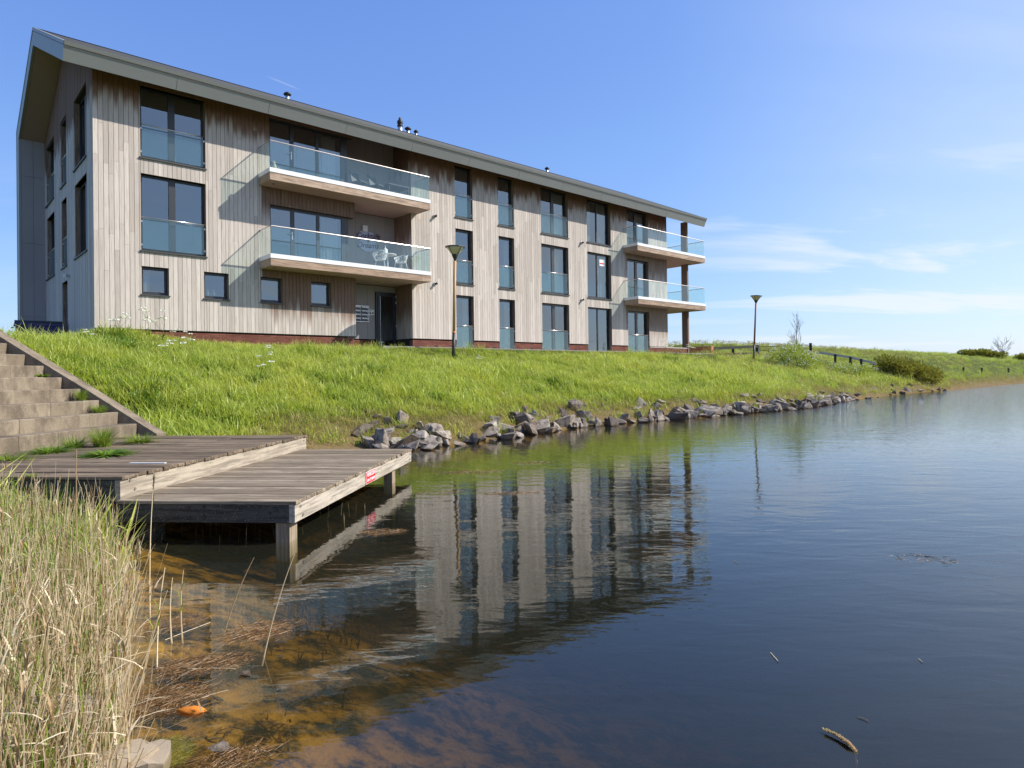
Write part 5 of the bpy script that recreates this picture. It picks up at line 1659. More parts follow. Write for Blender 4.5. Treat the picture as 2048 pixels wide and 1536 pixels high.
# ---- the reed bed in the foreground
def reed_field():
    V, F, R, T = [], [], [], []
    rr = random.Random(3)
    def stem(x, y, z, h, lx, ly, w, r):
        o = len(V); segs = 4
        kx, ky = rr.uniform(-0.03, 0.03), rr.uniform(-0.03, 0.03)
        for i in range(segs + 1):
            t = i / segs; cx = x + lx * t + kx * math.sin(3.14 * t); cy_ = y + ly * t + ky * math.sin(3.14 * t); zz = z + h * t; q = w * (1 - 0.6 * t) / 2
            for k in range(3):
                a = k * 2.094; V.append((cx + q * math.cos(a), cy_ + q * math.sin(a), zz))
        for i in range(segs):
            for k in range(3):
                F.append((o + i * 3 + k, o + i * 3 + (k + 1) % 3, o + i * 3 + 3 + (k + 1) % 3, o + i * 3 + 3 + k)); R.append(r); T.append(0)
        return x + lx, y + ly, z + h
    placed = 0; tries = 0
    while placed < 2300 and tries < 60000:
        tries += 1
        y = rr.uniform(2.2, 6.4) if rr.random() < 0.8 else rr.uniform(2.3, 4.2)
        edge = np.interp(y, [2.2, 3.0, 3.4, 4.1, 5.1, 6.2, 6.6], [-1.36, -1.60, -1.90, -2.26, -2.88, -3.72, -4.1])
        x = edge - 0.10 - abs(rr.gauss(0, 1.0)) * 1.25
        if x < -0.80 * y - 0.3: continue
        if to_d(x, y)[1] > 6.5: continue
        h = rr.uniform(0.28, 0.66) * (1.25 if rr.random() < 0.10 else 1.0)
        if y < 3.3: h *= 0.9
        z = max(gz(x, y), -0.12) - 0.03
        ln = rr.gauss(0.02, 0.09); ly = rr.gauss(0, 0.08)
        if rr.random() < 0.06: ln *= 4; h *= 0.7
        tx, ty, tz = stem(x, y, z, h, ln, ly, rr.uniform(0.0035, 0.0085), rr.random() * 0.9)
        if rr.random() < 0.33:     # dead leaf hanging from the stem
            t = rr.uniform(0.35, 0.9); az = rr.uniform(0, 6.28)
            blade_strip(V, F, R, T, (x + ln * t, y + ly * t, z + h * t), rr.uniform(0.02, 0.14), rr.uniform(0.06, 0.2), rr.uniform(0.006, 0.013), az, 3, rr.random() * 0.9, 0.4)
        if rr.random() < 0.04:
            for k in range(4): blade_strip(V, F, R, T, (tx, ty, tz - 0.04), 0.11, 0.03, 0.012, rr.uniform(0, 6.28), 2, 0.05)
        placed += 1
    o = bpy.data.objects.new('reeds', mesh_from(V, F, R, T, 'reeds', 'reed')); COL.objects.link(o); o['kind'] = 'stuff'
    V2, F2, R2, T2 = [], [], [], []
    for _ in range(6500):
        y = rr.uniform(2.3, 6.5)
        edge = np.interp(y, [2.2, 3.0, 3.4, 4.1, 5.1, 6.2, 6.6], [-1.36, -1.60, -1.90, -2.26, -2.88, -3.72, -4.1])
        x = edge - 0.15 - abs(rr.gauss(0, 1)) * 1.5
        if x < -0.80 * y - 0.3 or to_d(x, y)[1] > 6.52: continue
        inland = edge - x
        if rr.random() > 0.35 + 0.5 * min(1, inland / 1.2) * (y / 6.0): continue
        h = rr.uniform(0.2, 0.66) * (1.05 if y > 4 else 0.8)
        blade_strip(V2, F2, R2, T2, (x, y, max(gz(x, y), -0.1) - 0.03), h, h * rr.uniform(0.05, 0.55), rr.uniform(0.005, 0.012), rr.uniform(0, 6.28), 4, rr.random() * 0.9, 1.0)
    o = bpy.data.objects.new('green_reeds', mesh_from(V2, F2, R2, T2, 'green_reeds', 'sedge')); COL.objects.link(o); o['kind'] = 'stuff'


reed_field()


def stalk_thing(name, p0, p1, w, label, mat='reed', bend=0.06, leaf=False, group='single reed stalks in the shallow water'):
    """a single curved stalk from p0 (foot) to p1 (tip)"""
    p0, p1 = Vector(p0), Vector(p1); mid_ = (p0 + p1) / 2 + Vector((-bend, 0, bend * 0.4))
    pts = [((1 - t) ** 2) * p0 + 2 * t * (1 - t) * mid_ + t * t * p1 for t in [i / 7 for i in range(8)]]
    m = MB(); m.tube(pts, [w * (1 - 0.6 * i / 7) for i in range(8)], 5, 0, 0.4)
    o = m.build(name, mat)
    tag(o, label, 'reed stalk', group)
    if leaf:
        V, F, R, T = [], [], [], []
        for k in range(3): blade_strip(V, F, R, T, tuple(pts[5 - k]), 0.10, 0.05, 0.012, 0.8 + 2.4 * k, 3, 0.5)
        l_ = bpy.data.objects.new('leaf', mesh_from(V, F, R, T, 'leaf', 'sedge')); COL.objects.link(l_); l_.parent = o
    return o


def wat(px, py, z=0.0):
    d = dir_px(px, py); t = (z - EY) / d.z; return d.x * t, d.y * t, z


for (fx, fy), (tx, ty), lab, lf in (((447, 1272), (508, 1115), 'long bare reed stalk leaning right over the shallow water, left of two', False), ((524, 1332), (589, 1108), 'long bare reed stalk leaning right over the shallow water, in front of the jetty pile', False),
                                ((366, 1292), (367, 1140), 'thin upright reed stalk with a small leaf pair in the shallows', True), ((345, 1300), (345, 1155), 'thin dry upright reed stalk in the shallows left of the leafy one', False),
                                ((314, 1352), (330, 1135), 'tall reed stalk at the edge of the reed bed', True), ((282, 1385), (335, 1180), 'green leafed reed leaning right from the edge of the reed bed', True),
                                ((300, 1240), (309, 945), 'tall dry reed with a brown plume rising in front of the jetty beam', False), ((165, 1330), (153, 898), 'tallest dry reed stem rising in front of the upper platform', False)):
    f_ = wat(fx, fy, -0.05); d = dir_px(tx, ty); yy = f_[1] + 0.10
    tip = (d.x * yy / d.y, yy, EY + d.z * yy / d.y)
    stalk_thing('reed_stalk', f_, tip, 0.0055, lab, 'reed', 0.03, lf)
d = dir_px(308, 945)
V, F, R, T = [], [], [], []
yy = wat(300, 1240, -0.05)[1] + 0.09
pl = Vector((d.x * yy / d.y, yy, EY + d.z * yy / d.y))
plume_parent = [o for o in bpy.data.objects if o.name.startswith('reed_stalk') and 'plume' in o.get('label', '')][0]
rr = random.Random(8)
for k in range(46):
    t = rr.random(); blade_strip(V, F, R, T, (pl.x - 0.01 * t, pl.y, pl.z - 0.02 - 0.21 * t), 0.045, 0.016, 0.006, rr.uniform(0, 6.28), 2, rr.random() * 0.3)
o = bpy.data.objects.new('plume', mesh_from(V, F, R, T, 'plume', 'weedmat')); COL.objects.link(o); o.parent = plume_parent

# ---- floating weed, bits and pieces in the water
def weed_mat(cx, cy_, rx, ry, n, seed, label, rot=0.0, lift=0.012, name='floating_weed', cat='floating weed', grp='mats of floating weed', L=(0.02, 0.10)):
    rr = random.Random(seed); V, F, R, T = [], [], [], []
    for _ in range(n * 2):
        a = rr.uniform(0, 6.283); r = math.sqrt(rr.random()) * (0.6 + 0.4 * rr.random())
        x, y = rx * r * math.cos(a), ry * r * math.sin(a)
        x, y = x * math.cos(rot) - y * math.sin(rot), x * math.sin(rot) + y * math.cos(rot)
        az = rot + rr.gauss(0, 0.9) + (3.1416 if rr.random() < 0.5 else 0)
        l_ = rr.uniform(*L); w = rr.uniform(0.0015, 0.0045); z = rr.uniform(-0.02, lift); c = rr.uniform(-0.5, 0.5)
        o = len(V)
        for i in range(4):
            t = i / 3; aa = az + c * t
            px, py = cx + x + math.cos(aa) * l_ * t, cy_ + y + math.sin(aa) * l_ * t; q = w * (1 - 0.6 * t) / 2
            V.append((px - math.sin(aa) * q, py + math.cos(aa) * q, z)); V.append((px, py, z + w * 0.5)); V.append((px + math.sin(aa) * q, py - math.cos(aa) * q, z))
        for i in range(3):
            for k in range(2): F.append((o + i * 3 + k, o + i * 3 + k + 1, o + i * 3 + k + 4, o + i * 3 + k + 3)); R.append(rr.random() * 0.8); T.append(0)
    o = bpy.data.objects.new(name, mesh_from(V, F, R, T, name, 'weedmat')); COL.objects.link(o)
    return tag(o, label, cat, grp)


for (px, py, rx, ry, n, lab, rt_) in ((765, 1064, 0.26, 0.16, 260, 'brown floating weed patch beside the mirrored warning sign', 0.2), (945, 944, 0.62, 0.28, 300, 'brown floating weed patch right of the jetty, on the green reflection', 0.15),
                                 (1025, 986, 0.55, 0.18, 280, 'thin brown weed line on the water where the facade reflection begins', 0.1), (880, 985, 0.5, 0.2, 90, 'sparse brown weed patch on the water between the jetty corner and the facade reflection', 0.1), (1065, 925, 0.55, 0.14, 120, 'faint weed streak on the water just off the stone edge', 0.1),
                                 (520, 1262, 0.26, 0.22, 420, 'tangled brown weed mat around the leaning stalks', 0.5), (400, 1330, 0.34, 0.16, 520, 'matted dead reed litter floating by the reed edge', 0.35), (330, 1400, 0.25, 0.24, 620, 'thick litter of dead reed against the reed bed', 0.3),
                                 (345, 1245, 0.24, 0.20, 160, 'sparse litter floating at the top of the reed edge', 0.6), (1848, 1118, 0.30, 0.16, 60, 'small weed cluster floating on the open water at the right', -0.3), (1735, 861, 0.35, 0.12, 50, 'far weed patch on the open water below the slope rail', 0.1), (470, 1515, 0.20, 0.10, 260, 'dark tangled weed around the shallow grey stone', 0.2)):
    X, Y, Z = wat(px, py); weed_mat(X, Y, rx, ry, n, int(px), lab, rt_)
# loose straw on the water
for (x0, y0, x1, y1, lab) in ((330, 1280, 420, 1245, 'long orange brown straw on the water crossing the weed'), (375, 1338, 470, 1337, 'horizontal straw on the water below the dark pool'), (385, 1402, 456, 1380, 'short pale straw floating above the orange clump'), (250, 1410, 330, 1392, 'pale straw at the edge of the dead reed litter'),
                          (1468, 1122, 1476, 1127, 'tiny straw on the blue water near the facade reflection'), (1541, 1305, 1556, 1322, 'small pale straw on the open dark water'), (1714, 1434, 1736, 1441, 'small brown straw above the floating reed head'), (1837, 1317, 1845, 1324, 'tiny pale straw on the open water at the right')):
    a, b = Vector(wat(x0, y0, 0.004)), Vector(wat(x1, y1, 0.006))
    m = MB(); m.tube([a, (a + b) / 2 + Vector((0, 0.01, 0)), b], 0.0019, 5, 0, 0.3)
    tag(m.build('straw', 'reed'), lab, 'straw', 'single straws on the water')

# reed head floating at the bottom right
a = [Vector(wat(px, py, z)) for px, py, z in ((1650, 1460, 0.012), (1675, 1471, 0.014), (1697, 1487, 0.012), (1711, 1503, 0.0), (1713, 1522, -0.05), (1712, 1545, -0.10))]
m = MB(); m.tube(a, [0.003, 0.007, 0.010, 0.009, 0.006, 0.005], 8, 0, 0.5)
fh = m.build('floating_reed_head', 'cattail'); tag(fh, 'brown fluffy reed head bent into the dark water at the bottom right', 'reed head')
V, F, R, T = [], [], [], []
rr = random.Random(31)
for k in range(240):
    t = rr.random() * 3.2; i = int(t); p = a[i].lerp(a[i + 1], t - i)
    blade_strip(V, F, R, T, (p.x + rr.uniform(-.008, .008), p.y + rr.uniform(-.008, .008), p.z), 0.010, 0.010, 0.005, rr.uniform(0, 6.28), 2, rr.random() * 0.6)
o = bpy.data.objects.new('fluff', mesh_from(V, F, R, T, 'fluff', 'straw')); COL.objects.link(o); o.parent = fh

# orange fibrous lump
X, Y, Z = wat(384, 1424)
m = MB(); rr = random.Random(2)
prof = [(0.004, -0.075), (0.014, -0.066), (0.020, -0.05), (0.024, -0.03), (0.027, -0.01), (0.028, 0.01), (0.027, 0.03), (0.022, 0.05), (0.012, 0.064), (0.004, 0.07)]
m.lathe(prof, n=14)
m.v = [(p[2] + rr.uniform(-.008, .008), p[0] * rr.uniform(0.75, 1.25) + rr.uniform(-.006, .006), p[1] * 0.8 * rr.uniform(0.75, 1.25)) for p in m.v]
o = m.build('orange_lump', 'sponge', None, True, (X, Y, 0.004)); o.rotation_euler.z = -0.05
tag(o, 'bright orange fibrous lump floating beside the reed litter', 'lump')
for px, py, sc_, lab in ((440, 1500, 0.13, 'rough pale grey stone just breaking the shallow water near the bottom'), (560, 1300, 0.05, 'small yellow stone under the shallow water by the leaning stalk'), (490, 1350, 0.10, 'small brown stone with dead stems standing in the shallows')):
    X, Y, Z = wat(px, py)
    o = bpy.data.objects.new('stone', SM[4][0].copy()); COL.objects.link(o); o.scale = (sc_, sc_ * 0.8, sc_ * 0.9); o.location = (X, Y, 0.005 if sc_ > 0.06 else -0.04); o.rotation_euler = (0.2, 0.3, px)
    tag(o, lab, 'stone', 'loose stones in the shallows')

# concrete edge pieces at the camera's feet
def rough_slab(cx, cy_, sx, sy, z0, z1, rz, label, seed):
    rr = random.Random(seed); n = 11; m = MB(); top = []; bot = []
    for i in range(n):
        a = 6.283 * i / n; k = rr.uniform(0.82, 1.1); x, y = sx * math.copysign(abs(math.cos(a)) ** 0.6, math.cos(a)) * k, sy * math.copysign(abs(math.sin(a)) ** 0.6, math.sin(a)) * k
        top.append((x, y, z1 + rr.uniform(-0.012, 0.012))); bot.append((x * 1.08, y * 1.08, z0))
    m.add(top + bot + [(0, 0, z1 + 0.01)], [(i, (i + 1) % n, 2 * n) for i in range(n)] + [(i, i + n, (i + 1) % n + n, (i + 1) % n) for i in range(n)])
    o = m.build('concrete_slab', 'paleconcrete', None, False, (cx, cy_, 0)); o.rotation_euler.z = rz
    return tag(o, label, 'concrete slab', 'broken concrete at the foot of the reeds')


X, Y, Z = wat(285, 1512); rough_slab(X - 0.02, Y - 0.03, 0.14, 0.11, -0.2, 0.012, 0.3, 'pale concrete slab edge at the water beside the yellow algae', 5)
X, Y, Z = wat(60, 1490); rough_slab(X, Y + 0.05, 0.26, 0.12, -0.1, 0.16, 0.1, 'pale concrete block half hidden in the reeds at the bottom left', 6)
X, Y, Z = wat(238, 1530); rough_slab(X, Y, 0.14, 0.09, -0.1, 0.05, 1.0, 'small broken concrete piece below the pale slab', 7)
X, Y, Z = wat(330, 1500, -0.04)
weed = weed_mat(X, Y, 0.13, 0.16, 900, 77, 'yellow green algae patch in the shallow water beside the concrete slab', 0.6, -0.02, 'algae_patch', 'algae', None, (0.02, 0.06))
weed.data.materials.clear(); weed.data.materials.append(M['mossy'])
for q, v_ in enumerate(weed.data.vertices): v_.co.z -= 0.035

# weed growing on the lake bed
V, F, R, T = [], [], [], []
rr = random.Random(9)
for _ in range(30):
    x, y = rr.uniform(-2.4, -1.0), rr.uniform(2.7, 6.0)
    s_ = float(shore_dist(np.array([x]), np.array([y]))[0])
    if not (-2.3 < s_ < -0.05): continue
    zb = gz(x, y); h = min(0.22, -zb * 0.6)
    for k in range(14):
        blade_strip(V, F, R, T, (x + rr.gauss(0, .09), y + rr.gauss(0, .09), zb - 0.02), h * rr.uniform(0.4, 1.0), rr.uniform(0.03, 0.2), rr.uniform(0.006, 0.018), rr.uniform(0, 6.28), 3, rr.random() * 0.9)
o = bpy.data.objects.new('underwater_weed', mesh_from(V, F, R, T, 'underwater_weed', 'uwweed')); COL.objects.link(o); o['kind'] = 'stuff'
# dead stubs standing in the shadow under the jetty
V, F, R, T = [], [], [], []
for _ in range(46):
    x, y = from_d(rr.uniform(-4.6, -2.7), rr.uniform(6.75, 8.6))
    blade_strip(V, F, R, T, (x, y, -0.15), rr.uniform(0.17, 0.32), rr.uniform(0.0, 0.05), 0.007, rr.uniform(0, 6.28), 3, rr.random() * 0.5)
o = bpy.data.objects.new('reed_stubble', mesh_from(V, F, R, T, 'reed_stubble', 'reed')); COL.objects.link(o); o['kind'] = 'stuff'

# ---- cow parsley
def parsley(seed, h):
    """a plant: ribbed stem with branches, ferny leaves and flat white umbels"""
    rr = random.Random(seed)
    st_ = MB(); V, F, R, T = [], [], [], []; U_V, U_F, U_R, U_T = [], [], [], []
    lean = (rr.uniform(-.1, .1), rr.uniform(-.1, .1))
    st_.tube([(0, 0, -0.02), (lean[0] * 0.5, lean[1] * 0.5, h * 0.5), (lean[0], lean[1], h * 0.92)], [0.008, 0.006, 0.003], 5)
    for b in range(rr.randint(5, 8)):
        t = rr.uniform(0.3, 0.92); az = rr.uniform(0, 6.28); ln = rr.uniform(0.12, 0.30) * (1.2 - t * 0.6)
        p0 = Vector((lean[0] * t, lean[1] * t, h * t)); p1 = p0 + Vector((math.cos(az) * ln, math.sin(az) * ln, ln * rr.uniform(0.8, 1.4)))
        st_.tube([p0, p0.lerp(p1, 0.5) + Vector((0, 0, -0.01)), p1], [0.004, 0.003, 0.002], 4)
        for u_ in range(rr.randint(10, 15)):
            a = rr.uniform(0, 6.28); r = 0.085 * math.sqrt(rr.random())
            c = p1 + Vector((r * math.cos(a), r * math.sin(a), 0.02 - r * 0.25)); o = len(U_V)
            nn = Vector((rr.gauss(0, .7), rr.gauss(0, .7), 1)).normalized(); t1_ = nn.cross(Vector((1, 0, 0))).normalized(); t2_ = nn.cross(t1_)
            for q in range(6): U_V.append(tuple(c + (t1_ * math.cos(q * 1.047) + t2_ * math.sin(q * 1.047)) * 0.028))
            U_F.append(tuple(range(o, o + 6))); U_R.append(rr.random()); U_T.append(0)
    for b in range(22):
        t = rr.uniform(0.05, 0.5); az = rr.uniform(0, 6.28)
        blade_strip(V, F, R, T, (lean[0] * t, lean[1] * t, h * t * 0.6), rr.uniform(0.03, 0.14), rr.uniform(0.10, 0.24), rr.uniform(0.02, 0.05), az, 3, rr.random() * 0.9, 0.5)
    r_ = empty('cow_parsley')
    st_.build('stem', 'stem', r_)
    for nm, (a, b, c, d_), mt in (('leaves', (V, F, R, T), 'leaf'), ('flower_heads', (U_V, U_F, U_R, U_T), 'umbel')):
        o = bpy.data.objects.new(nm, mesh_from(a, b, c, d_, nm, mt)); COL.objects.link(o); o.parent = r_
    return r_


protos = [parsley(200 + i, h) for i, h in enumerate((1.05, 0.85, 0.7))]
used = [False] * 3
spots = [(300, 672, 1.0, 'tallest white cow parsley in front of the plinth near the building corner'), (325, 668, 1.05, 'tall cow parsley with wide white heads against the pale cladding'), (236, 662, 0.95, 'sparse tall cow parsley by the building corner'),
         (358, 715, 0.85, 'white cow parsley on the grass bank below the first small window'), (382, 722, 0.8, 'bushy white cow parsley on the bank below the first small window'), (330, 722, 0.65, 'low cow parsley on the bank left of the two white ones'), (545, 735, 0.7, 'cow parsley in the grass below the lower balcony'), (532, 768, 0.8, 'low cow parsley midway down the bank below the balcony'),
         (958, 735, 0.55, 'small cow parsley on the bank right of the near street lamp'), (1330, 716, 0.9, 'cow parsley against the brick under the right balconies, left of two'), (1352, 717, 0.9, 'cow parsley against the brick under the right balconies, right of two'), (1382, 720, 0.8, 'cow parsley at the foot of the timber post'),
         (1395, 728, 0.6, 'low cow parsley in front of the terracotta wall'), (1480, 716, 0.6, 'small cow parsley by the black rail fence'), (180, 690, 0.5, 'low flowering weed on the bank above the stair kerb'), (12, 660, 0.95, 'tall airy weed at the left edge against the sky'), (30, 662, 0.9, 'tall airy weed beside the waste container, against the sky')]
def at_v(px, v):
    """the spot a given distance in front of the facade, in the direction of a picture column"""
    d = dir_px(px, 700); _, v0 = to_uv(0, 0); _, v1 = to_uv(d.x, d.y); t = (v - v0) / (v1 - v0); return d.x * t, d.y * t


for i, (px, py, sc_, lab) in enumerate(spots):
    k = i % 3; X, Y, Z = pix_ground(px, py)
    if py < 700 and px > 100 and i < 4: X, Y = at_v(px, -1.3 - 0.2 * (i % 3))
    if 1300 < px < 1400 and py < 725: X, Y = at_v(px, -2.0)
    if px < 40: X, Y = at(px, 660, 25)[:2]
    o = protos[k] if not used[k] else copy_tree(protos[k]); used[k] = True
    o.location = (X, Y, gz(X, Y)); o.scale = (sc_,) * 3; o.rotation_euler.z = random.uniform(0, 6.28)
    tag(o, lab, 'wildflower', 'cow parsley plants on the bank')

# ---- tufts on the steps and on the platform edge
def tuft(seed, n, h, r, broad=0.0):
    rr = random.Random(seed); V, F, R, T = [], [], [], []
    for _ in range(n):
        a = rr.uniform(0, 6.28); q = r * math.sqrt(rr.random()) * 0.5; w = rr.uniform(0.006, 0.012); hh = h * rr.uniform(0.4, 1.0); ln = r * rr.uniform(0.3, 1.2)
        if rr.random() < broad: w = rr.uniform(0.03, 0.055); hh *= 0.6
        blade_strip(V, F, R, T, (q * math.cos(a), q * math.sin(a), -0.01), hh, ln, w, a + rr.uniform(-.6, .6), 4, rr.random() * 0.9, 0.8)
    return mesh_from(V, F, R, T, 'tuft', 'sedge' if broad < 0.3 else 'leaf')


for (px, py, z, n, h, r, br, lab) in ((100, 905, PZ, 140, 0.16, 0.24, 0.5, 'low leafy weed patch at the stair foot, left of two leafy ones'), (215, 910, PZ, 190, 0.15, 0.26, 0.8, 'broad leafed weed patch at the stair foot, right of the low leafy one'), (205, 893, PZ, 220, 0.30, 0.16, 0.0, 'upright grass tuft against the lowest step'),
                                      (278, 885, PZ, 200, 0.17, 0.24, 0.1, 'spreading grass tuft where the kerb meets the platform'), (20, 920, PZ, 110, 0.14, 0.26, 0.1, 'yellowing grass tuft at the left edge of the platform'), (150, 895, PZ, 120, 0.22, 0.18, 0.2, 'grass tuft between the leafy weed patches on the platform'), (65, 952, PZ, 30, 0.05, 0.06, 0.0, 'tiny grass sprig between planks near the platform edge')):
    d = dir_px(px, py); t = (z - EY) / d.z
    o = bpy.data.objects.new('weed_tuft', tuft(px, int(n * 1.5), h * 1.2, r * 1.35, br)); COL.objects.link(o); o.location = (d.x * t, d.y * t, z)
    tag(o, lab, 'weed', 'weeds on the stairs and platform')
for (i, b, n, h, r, br, lab) in ((2, 11.42, 200, 0.26, 0.14, 0.0, 'grass tuft growing on the third step beside the kerb'), (1, 11.40, 200, 0.20, 0.18, 0.0, 'grass tuft growing on the second step beside the kerb'), (4, 11.40, 90, 0.16, 0.12, 0.9, 'small green leafy weed on the fifth step beside the kerb'), (5, 8.75, 60, 0.14, 0.10, 0.6, 'small weed on a middle step near the left picture edge')):
    X, Y = from_d(SX - i * ST_ - 0.20, b)
    o = bpy.data.objects.new('weed_tuft', tuft(i * 7 + 1, n, h, r, br)); COL.objects.link(o); o.location = (X, Y, PZ + (i + 1) * SR)
    tag(o, lab, 'weed', 'weeds on the stairs and platform')

# ---- bushes and bare trees
def bush(name, loc, lobes, n, leaf, mat, label, cat, spray=False, seed=1, flowers=None, group=None, rz=0.0):
    """leaves spread through the volume of several uneven lobes, on a few branches"""
    rr = random.Random(seed); V, F, R, T, MI = [], [], [], [], []
    root = tag(empty(name, loc, rz), label, cat, group)
    tot = sum(l[3] * l[4] * l[5] for l in lobes)
    for (lx, ly, lz, rx, ry, rz_) in lobes:
        for _ in range(int(n * rx * ry * rz_ / tot)):
            d = Vector((rr.gauss(0, 1), rr.gauss(0, 1), rr.gauss(0, 1))).normalized() * (rr.random() ** 0.4) * rr.uniform(0.8, 1.12)
            p = Vector((lx + d.x * rx, ly + d.y * ry, lz + d.z * rz_))
            if p.z < 0: continue
            s_ = leaf * rr.uniform(0.6, 1.4); o = len(V)
            ax = (d + Vector((rr.gauss(0, .5), rr.gauss(0, .5), rr.gauss(0.3, .5)))).normalized(); bx_ = ax.cross(Vector((rr.random(), rr.random(), rr.random()))).normalized()
            k = 2.4 if spray else 1.3
            V.extend([tuple(p - bx_ * s_ * 0.4), tuple(p + ax * s_ * k * 0.5 - bx_ * s_ * 0.1 + bx_ * s_ * .5), tuple(p + ax * s_ * k), tuple(p + ax * s_ * k * 0.5 - bx_ * s_ * .5)])
            F.append((o, o + 1, o + 2, o + 3)); R.append(rr.random() * 0.9); T.append(0)
    o = bpy.data.objects.new('foliage', mesh_from(V, F, R, T, 'foliage', mat)); COL.objects.link(o); o.parent = root
    b = MB()
    for (lx, ly, lz, rx, ry, rz_) in lobes:
        b.tube([(lx * 0.2, ly * 0.2, -0.2), (lx * 0.6, ly * 0.6, lz * 0.5), (lx, ly, lz + rz_ * 0.5)], [0.05, 0.035, 0.012], 5)
    b.build('branches', 'bark', root)
    if flowers:
        V, F, R, T = [], [], [], []
        for _ in range(flowers):
            lx, ly, lz, rx, ry, rz_ = rr.choice(lobes)
            d = Vector((rr.gauss(0, 1), rr.gauss(0, 1), abs(rr.gauss(0, 1)))).normalized() * rr.uniform(0.85, 1.15)
            c = Vector((lx + d.x * rx, ly + d.y * ry, max(0.05, lz + d.z * rz_))); o = len(V)
            for q in range(5): V.append((c.x + 0.035 * math.cos(q * 1.257), c.y + 0.02 * math.sin(q * 2.1), c.z + 0.03 * math.sin(q * 1.257)))
            F.append(tuple(range(o, o + 5))); R.append(rr.random()); T.append(0)
        o = bpy.data.objects.new('blossom', mesh_from(V, F, R, T, 'blossom', 'umbel')); COL.objects.link(o); o.parent = root
    return root


X, Y, Z = pix_ground(1600, 742)
bush('flowering_bush', (X, Y, Z), [(0, 0.6, 0.7, 0.9, 0.9, 0.85), (-0.9, 0.8, 0.8, 0.7, 0.8, 0.6), (0.8, 0.7, 0.55, 0.7, 0.8, 0.6), (0.15, 1.2, 1.3, 0.6, 0.6, 0.55), (-0.3, 0.1, 0.3, 0.9, 0.5, 0.4)], 5200, 0.055, 'hawthorn',
     'loose pale green bush flecked with white blossom below the bare sapling', 'bush', False, 3, 420).scale = (1.2, 1.2, 1.15)
X, Y, Z = pix_ground(1690, 748)
bush('low_scrub', (X, Y, Z), [(-1.3, 0.5, 0.45, 1.1, 0.8, 0.55), (0, 0.2, 0.35, 1.3, 0.8, 0.5), (1.3, 0.0, 0.3, 1.2, 0.8, 0.42), (-0.5, -0.6, 0.2, 1.2, 0.6, 0.35)], 3600, 0.06, 'hawthorn',
     'low pale scrub on the slope below the grey rail, left of the juniper', 'bush', False, 14, 260)
X, Y, Z = pix_ground(1832, 764)
bush('juniper_bush', (X, Y + 0.5, Z), [(-2.5, 0.4, 1.35, 0.8, 0.9, 0.65), (-1.9, -0.1, 0.9, 1.0, 0.9, 0.75), (-0.9, 0.3, 1.05, 1.2, 1.0, 0.75), (0.3, 0.2, 0.8, 1.3, 1.0, 0.75), (1.5, 0.0, 0.55, 1.2, 0.9, 0.65), (2.3, -0.2, 0.3, 0.8, 0.7, 0.45), (0.8, -0.5, 0.25, 1.3, 0.6, 0.45)], 9000, 0.085, 'juniper',
     'broad olive green juniper spreading down the slope to the right', 'bush', True, 5, rz=math.radians(28)).scale = (1.15, 1.15, 1.12)
X, Y, Z = at(1964, 714, 118)
bush('juniper_bush', (X, Y, gz(X, Y)), [(-2.6, 0, 0.5, 1.6, 1.2, 0.75), (0, 0, 0.55, 2.2, 1.3, 0.65), (2.6, 0, 0.3, 1.9, 1.2, 0.5)], 3000, 0.17, 'juniper', 'dark juniper mound on the ridge left of the far bare tree', 'bush', True, 6)
X, Y, Z = at(2046, 713, 120)
bush('juniper_bush', (X, Y, gz(X, Y)), [(0, 0, 0.45, 1.3, 1.2, 0.7), (1.6, 0, 0.4, 1.4, 1.2, 0.6)], 1500, 0.17, 'juniper', 'dark juniper mound at the right picture edge on the ridge', 'bush', True, 7)
X, Y, Z = at(2, 655, 32)
bush('shrub', (X, Y, gz(X, Y)), [(0.0, 0, 0.45, 1.0, 0.8, 0.7), (-1.1, 0, 0.5, 0.9, 0.8, 0.75), (0.85, 0, 0.3, 0.6, 0.6, 0.45)], 2600, 0.07, 'darkbush', 'dark green shrub at the left picture edge behind the waste container', 'shrub', False, 8)


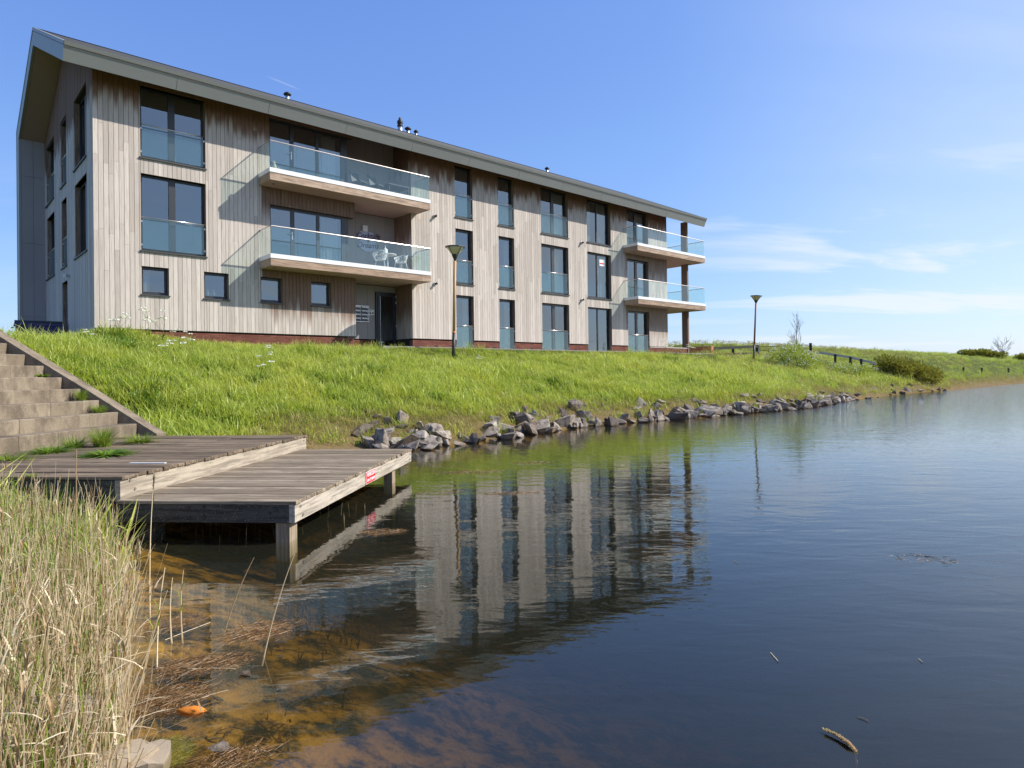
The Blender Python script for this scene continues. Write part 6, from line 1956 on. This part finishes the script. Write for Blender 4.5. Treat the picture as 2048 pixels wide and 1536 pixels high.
def bare_tree(loc, h, seed, label, spread, ang, n0, trunk=0.9, r0=0.05):
    """a leafless tree: tapering trunk, limbs that rise from it, twigs on the limbs"""
    rr = random.Random(seed); root = tag(empty('bare_tree', loc), label, 'tree', 'bare trees at the right')
    tr = MB(); br = MB()
    wob = [(rr.uniform(-.03, .03) * h, rr.uniform(-.03, .03) * h) for _ in range(6)]
    spine = [Vector((wob[i][0] * i / 5, wob[i][1] * i / 5, -0.3 + (h * trunk + 0.3) * i / 5)) for i in range(6)]
    tr.tube(spine, [r0 * (1 - 0.82 * i / 5) for i in range(6)], 7)
    def limb(p, az, el, L, r, lev):
        d = Vector((math.cos(az) * math.cos(el), math.sin(az) * math.cos(el), math.sin(el))); up = Vector((0, 0, 1))
        q1 = p + d * L * 0.5; q2 = q1 + (d * 0.8 + up * 0.35).normalized() * L * 0.5
        br.tube([p, q1, q2], [r, r * 0.75, r * 0.4], 4 if lev else 5, cap=False)
        if lev >= 3: return
        for k in range(rr.randint(3, 4)):
            t = rr.uniform(0.3, 1.0); b_ = p.lerp(q1, t * 2) if t < 0.5 else q1.lerp(q2, t * 2 - 1)
            limb(b_, az + rr.uniform(-1.1, 1.1), min(1.45, el + rr.uniform(-0.25, 0.35)), L * rr.uniform(0.4, 0.62), r * 0.5, lev + 1)
    for k in range(n0):
        t = rr.uniform(0.16, 0.98); i = min(4, int(t * 5)); p = spine[i].lerp(spine[i + 1], t * 5 - i)
        limb(p, rr.uniform(0, 6.28), rr.uniform(*ang), h * spread * (1.15 - 0.6 * t) * rr.uniform(0.75, 1.1), r0 * 0.42 * (1.1 - 0.7 * t), 1)
    tr.build('trunk', 'bark', root); br.build('crown', 'bark', root)
    return root


X, Y, Z = pix_ground(1604, 712)
bare_tree((X, Y + 1.0, gz(X, Y + 1.0)), 3.9, 12, 'thin upright bare sapling rising out of the blossom flecked bush', 0.28, (0.9, 1.3), 22, 0.95, 0.05)
X, Y, Z = at(2004, 716, 118)
bare_tree((X, Y, gz(X, Y)), 4.6, 21, 'rounded bare tree on the far ridge at the right', 0.5, (0.35, 1.1), 16, 0.7, 0.09)
